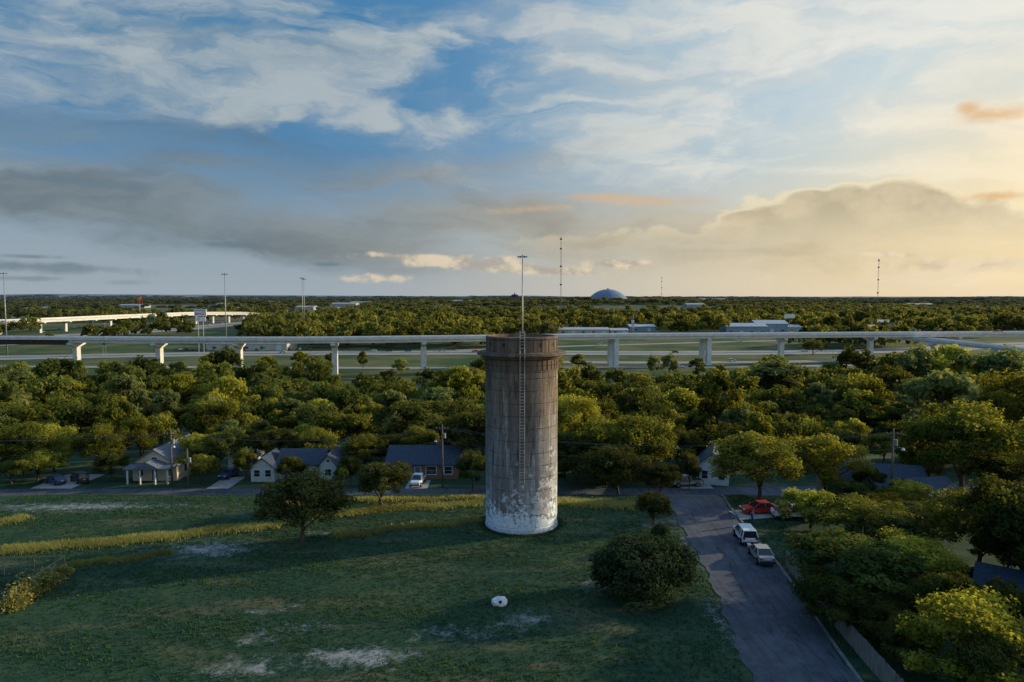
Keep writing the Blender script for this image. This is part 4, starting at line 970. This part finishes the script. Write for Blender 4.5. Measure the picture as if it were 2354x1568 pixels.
for a in [(237,789,400,2.6,2.6),(208,742,620,4,5),(350,733,650,4,4.5),(600,800,430,2.4,2.4)]: gsign(*a)
x,y=XD(1815,640); r=empty('roadside_sign',(x,y,-10),0,'white billboard on a tall steel pole','sign')
b=MB(); b.tube([(0,0,-.3),(0,0,15)],.3,8); b.obj('post',M_pole,r); b=MB(); b.box(0,0,17,9.5,.5,3.6); b.obj('panel',M_white,r)
x,y=XD(1455,640); r=empty('roadside_sign',(x,y,-10),0,'slim white tower sign on pole','sign')
b=MB(); b.tube([(0,0,-.3),(0,0,19)],.3,8); b.obj('post',M_pole,r); b=MB(); b.box(0,0,12,2.6,.5,3.0); b.box(0,0,8,2.6,.5,3.0); b.obj('panel',M_white,r)

# ------------------------------------------------------------------ fences
def chain(pts,hh=1.5):
    r=empty('chain_link_fence',(pts[0][0],pts[0][1],0),0,'weathered chain-link fence partly overgrown with vines','fence')
    o=np.array(pts[0]); L=[np.array(p)-o for p in pts]; wires=MB(); rail=MB()
    for i in range(len(L)-1):
        a,c=L[i],L[i+1]; ln_=np.linalg.norm(c-a); n=max(1,int(round(ln_/2.4)))
        for k in range(n+ (1 if i==len(L)-2 else 0)):
            p=a+(c-a)*k/n; b=MB(); b.tube([(p[0],p[1],-.2),(p[0]+.03*math.sin(k*3),p[1],hh+.1)],.04,6); b.obj('post',M_oldpole,r)
        rail.tube([(a[0],a[1],hh),(c[0],c[1],hh)],.025,6)
        m_=int(ln_/.2)
        for k in range(m_):
            for sg in(1,-1):
                k2=k+sg*8; p=a+(c-a)*k/m_; f1=1.0
                if k2<0 or k2>m_: f1=(k if sg<0 else m_-k)/8
                q=a+(c-a)*(k+sg*8*f1)/m_
                wires.tube([(p[0],p[1],.03),(q[0],q[1],.03+(hh-.05)*f1)],.005,3,cap=False)
    rail.obj('rail',M_oldpole,r); wires.obj('mesh',M_oldpole,r)
c0=site(150,1318);c1=site(38,1395);cl=site(-60,1322)
chain([cl[:2],c0[:2],c1[:2]],1.6)
rng=np.random.default_rng(5); nl=11000; tt=rng.random(nl)*1.1+.02
p=np.stack([c0[0]+(c1[0]-c0[0])*tt+rng.normal(size=nl)*.35,c0[1]+(c1[1]-c0[1])*tt+rng.normal(size=nl)*.35,np.abs(rng.normal(size=nl))*.6*(.4+.8*tt)*(1+.4*np.sin(tt*17))],1)
nr=rng.normal(size=p.shape); nr/=np.linalg.norm(nr,axis=1)[:,None]
V,F=leaves(rng,p,nr,.2); tag(add('vine',np_mesh('vine',V,F,{'tone':np.repeat(rng.random(nl),4)}),[M_streak_vine]),'yellow-green vine climbing over the wire fence','vine')
r=empty('wooden_fence',(25.4,63,0),0,'weathered vertical board fence along the side road','fence')
b=MB(); yy=0; i=0
while yy>-30:
    b.box(.25*math.sin(yy*.1)-(-yy)*.06,yy,.8+.03*math.sin(i*2.3),.03,.145,1.6+.06*math.sin(i*1.7)); yy-=.155; i+=1
b.obj('boards',M_fence,r)
for k in range(13): q=MB(); q.box(.1-.06*k*2.4+.25*math.sin(-k*.24),-k*2.4,.75,.1,.1,1.6); q.obj('post',M_fence,r)

# ------------------------------------------------------------------ person
def person(x,y,rz):
    r=empty('person',(x,y,Hs(x,y)+.02),rz,'person in navy top and dark trousers standing beside a pickup','person')
    J=[((0,0,.95),.15),((0,0,1.15),.14),((0,0,1.38),.16),((0,0,1.50),.06),((0,0,1.56),.06),
       ((.1,0,.88),.1),((.12,.02,.48),.065),((.13,0,.09),.045),((.13,.14,.04),.04),
       ((-.1,0,.88),.1),((-.13,.05,.48),.065),((-.14,-.02,.09),.045),((-.14,.12,.04),.04),
       ((.19,0,1.42),.06),((.25,.02,1.13),.045),((.24,.14,.9),.035),((-.19,0,1.42),.06),((-.26,.0,1.13),.045),((-.25,.12,.9),.035)]
    E=[(0,1),(1,2),(2,3),(3,4),(0,5),(5,6),(6,7),(7,8),(0,9),(9,10),(10,11),(11,12),(2,13),(13,14),(14,15),(2,16),(16,17),(17,18)]
    me=bpy.data.meshes.new('body'); me.from_pydata([j[0] for j in J],E,[]); o=add('body',me,[M_cloth],r)
    md=o.modifiers.new('s','SKIN'); me.skin_vertices[0].data[0].use_root=True
    for i,j in enumerate(J): me.skin_vertices[0].data[i].radius=(j[1],j[1]*.8)
    o.modifiers.new('u','SUBSURF').levels=1
    dg=bpy.context.evaluated_depsgraph_get(); dg.update(); m2=bpy.data.meshes.new_from_object(o.evaluated_get(dg)); o.modifiers.clear(); o.data=m2
    bm=bmesh.new(); bmesh.ops.create_uvsphere(bm,u_segments=16,v_segments=12,radius=.115); bmesh.ops.scale(bm,vec=(.85,.95,1.15),verts=bm.verts); bmesh.ops.translate(bm,vec=(0,.01,1.66),verts=bm.verts)
    m3=bpy.data.meshes.new('head'); bm.to_mesh(m3); bm.free(); hd=add('head',m3,[M_skin],r)
    b=MB(); b.tube([(0,.11,1.68),(0,.145,1.645)],[.012,.02],6); b.obj('nose',M_skin,hd)
    for s_ in(-1,1):
        b=MB(); b.tube([(s_*.038,.10,1.675),(s_*.038,.117,1.675)],.012,8); b.obj('eye',M_black,hd)
        b=MB(); b.tube([(s_*.095,.0,1.63),(s_*.108,-.01,1.68)],[.015,.022],6); b.obj('ear',M_skin,hd)
    b=MB(); b.box(0,.112,1.605,.05,.012,.01); b.obj('mouth',M_tail,hd)
    b=MB(); b.lathe([(.105,1.69),(.112,1.73),(.08,1.80),(.01,1.82)],14,0,(0,-.015)); b.obj('hair',M_hair,r)
    for s_ in(-1,1):
        q=MB(); bx=.245*s_; 
        for k in range(4): q.tube([(bx+(k-1.5)*.018,.14,.9),(bx+(k-1.5)*.02,.17,.84),(bx+(k-1.5)*.02,.165,.79+.008*abs(k-1))],[.01,.009,.007],5)
        q.tube([(bx,.13,.93),(bx,.155,.87)],[.03,.035],8); q.tube([(bx-.03*s_,.13,.89),(bx-.055*s_,.16,.85)],[.011,.008],5); q.obj('hand',M_skin,r)
person(26.4,75.0,math.radians(40))
print('trees',NT_)
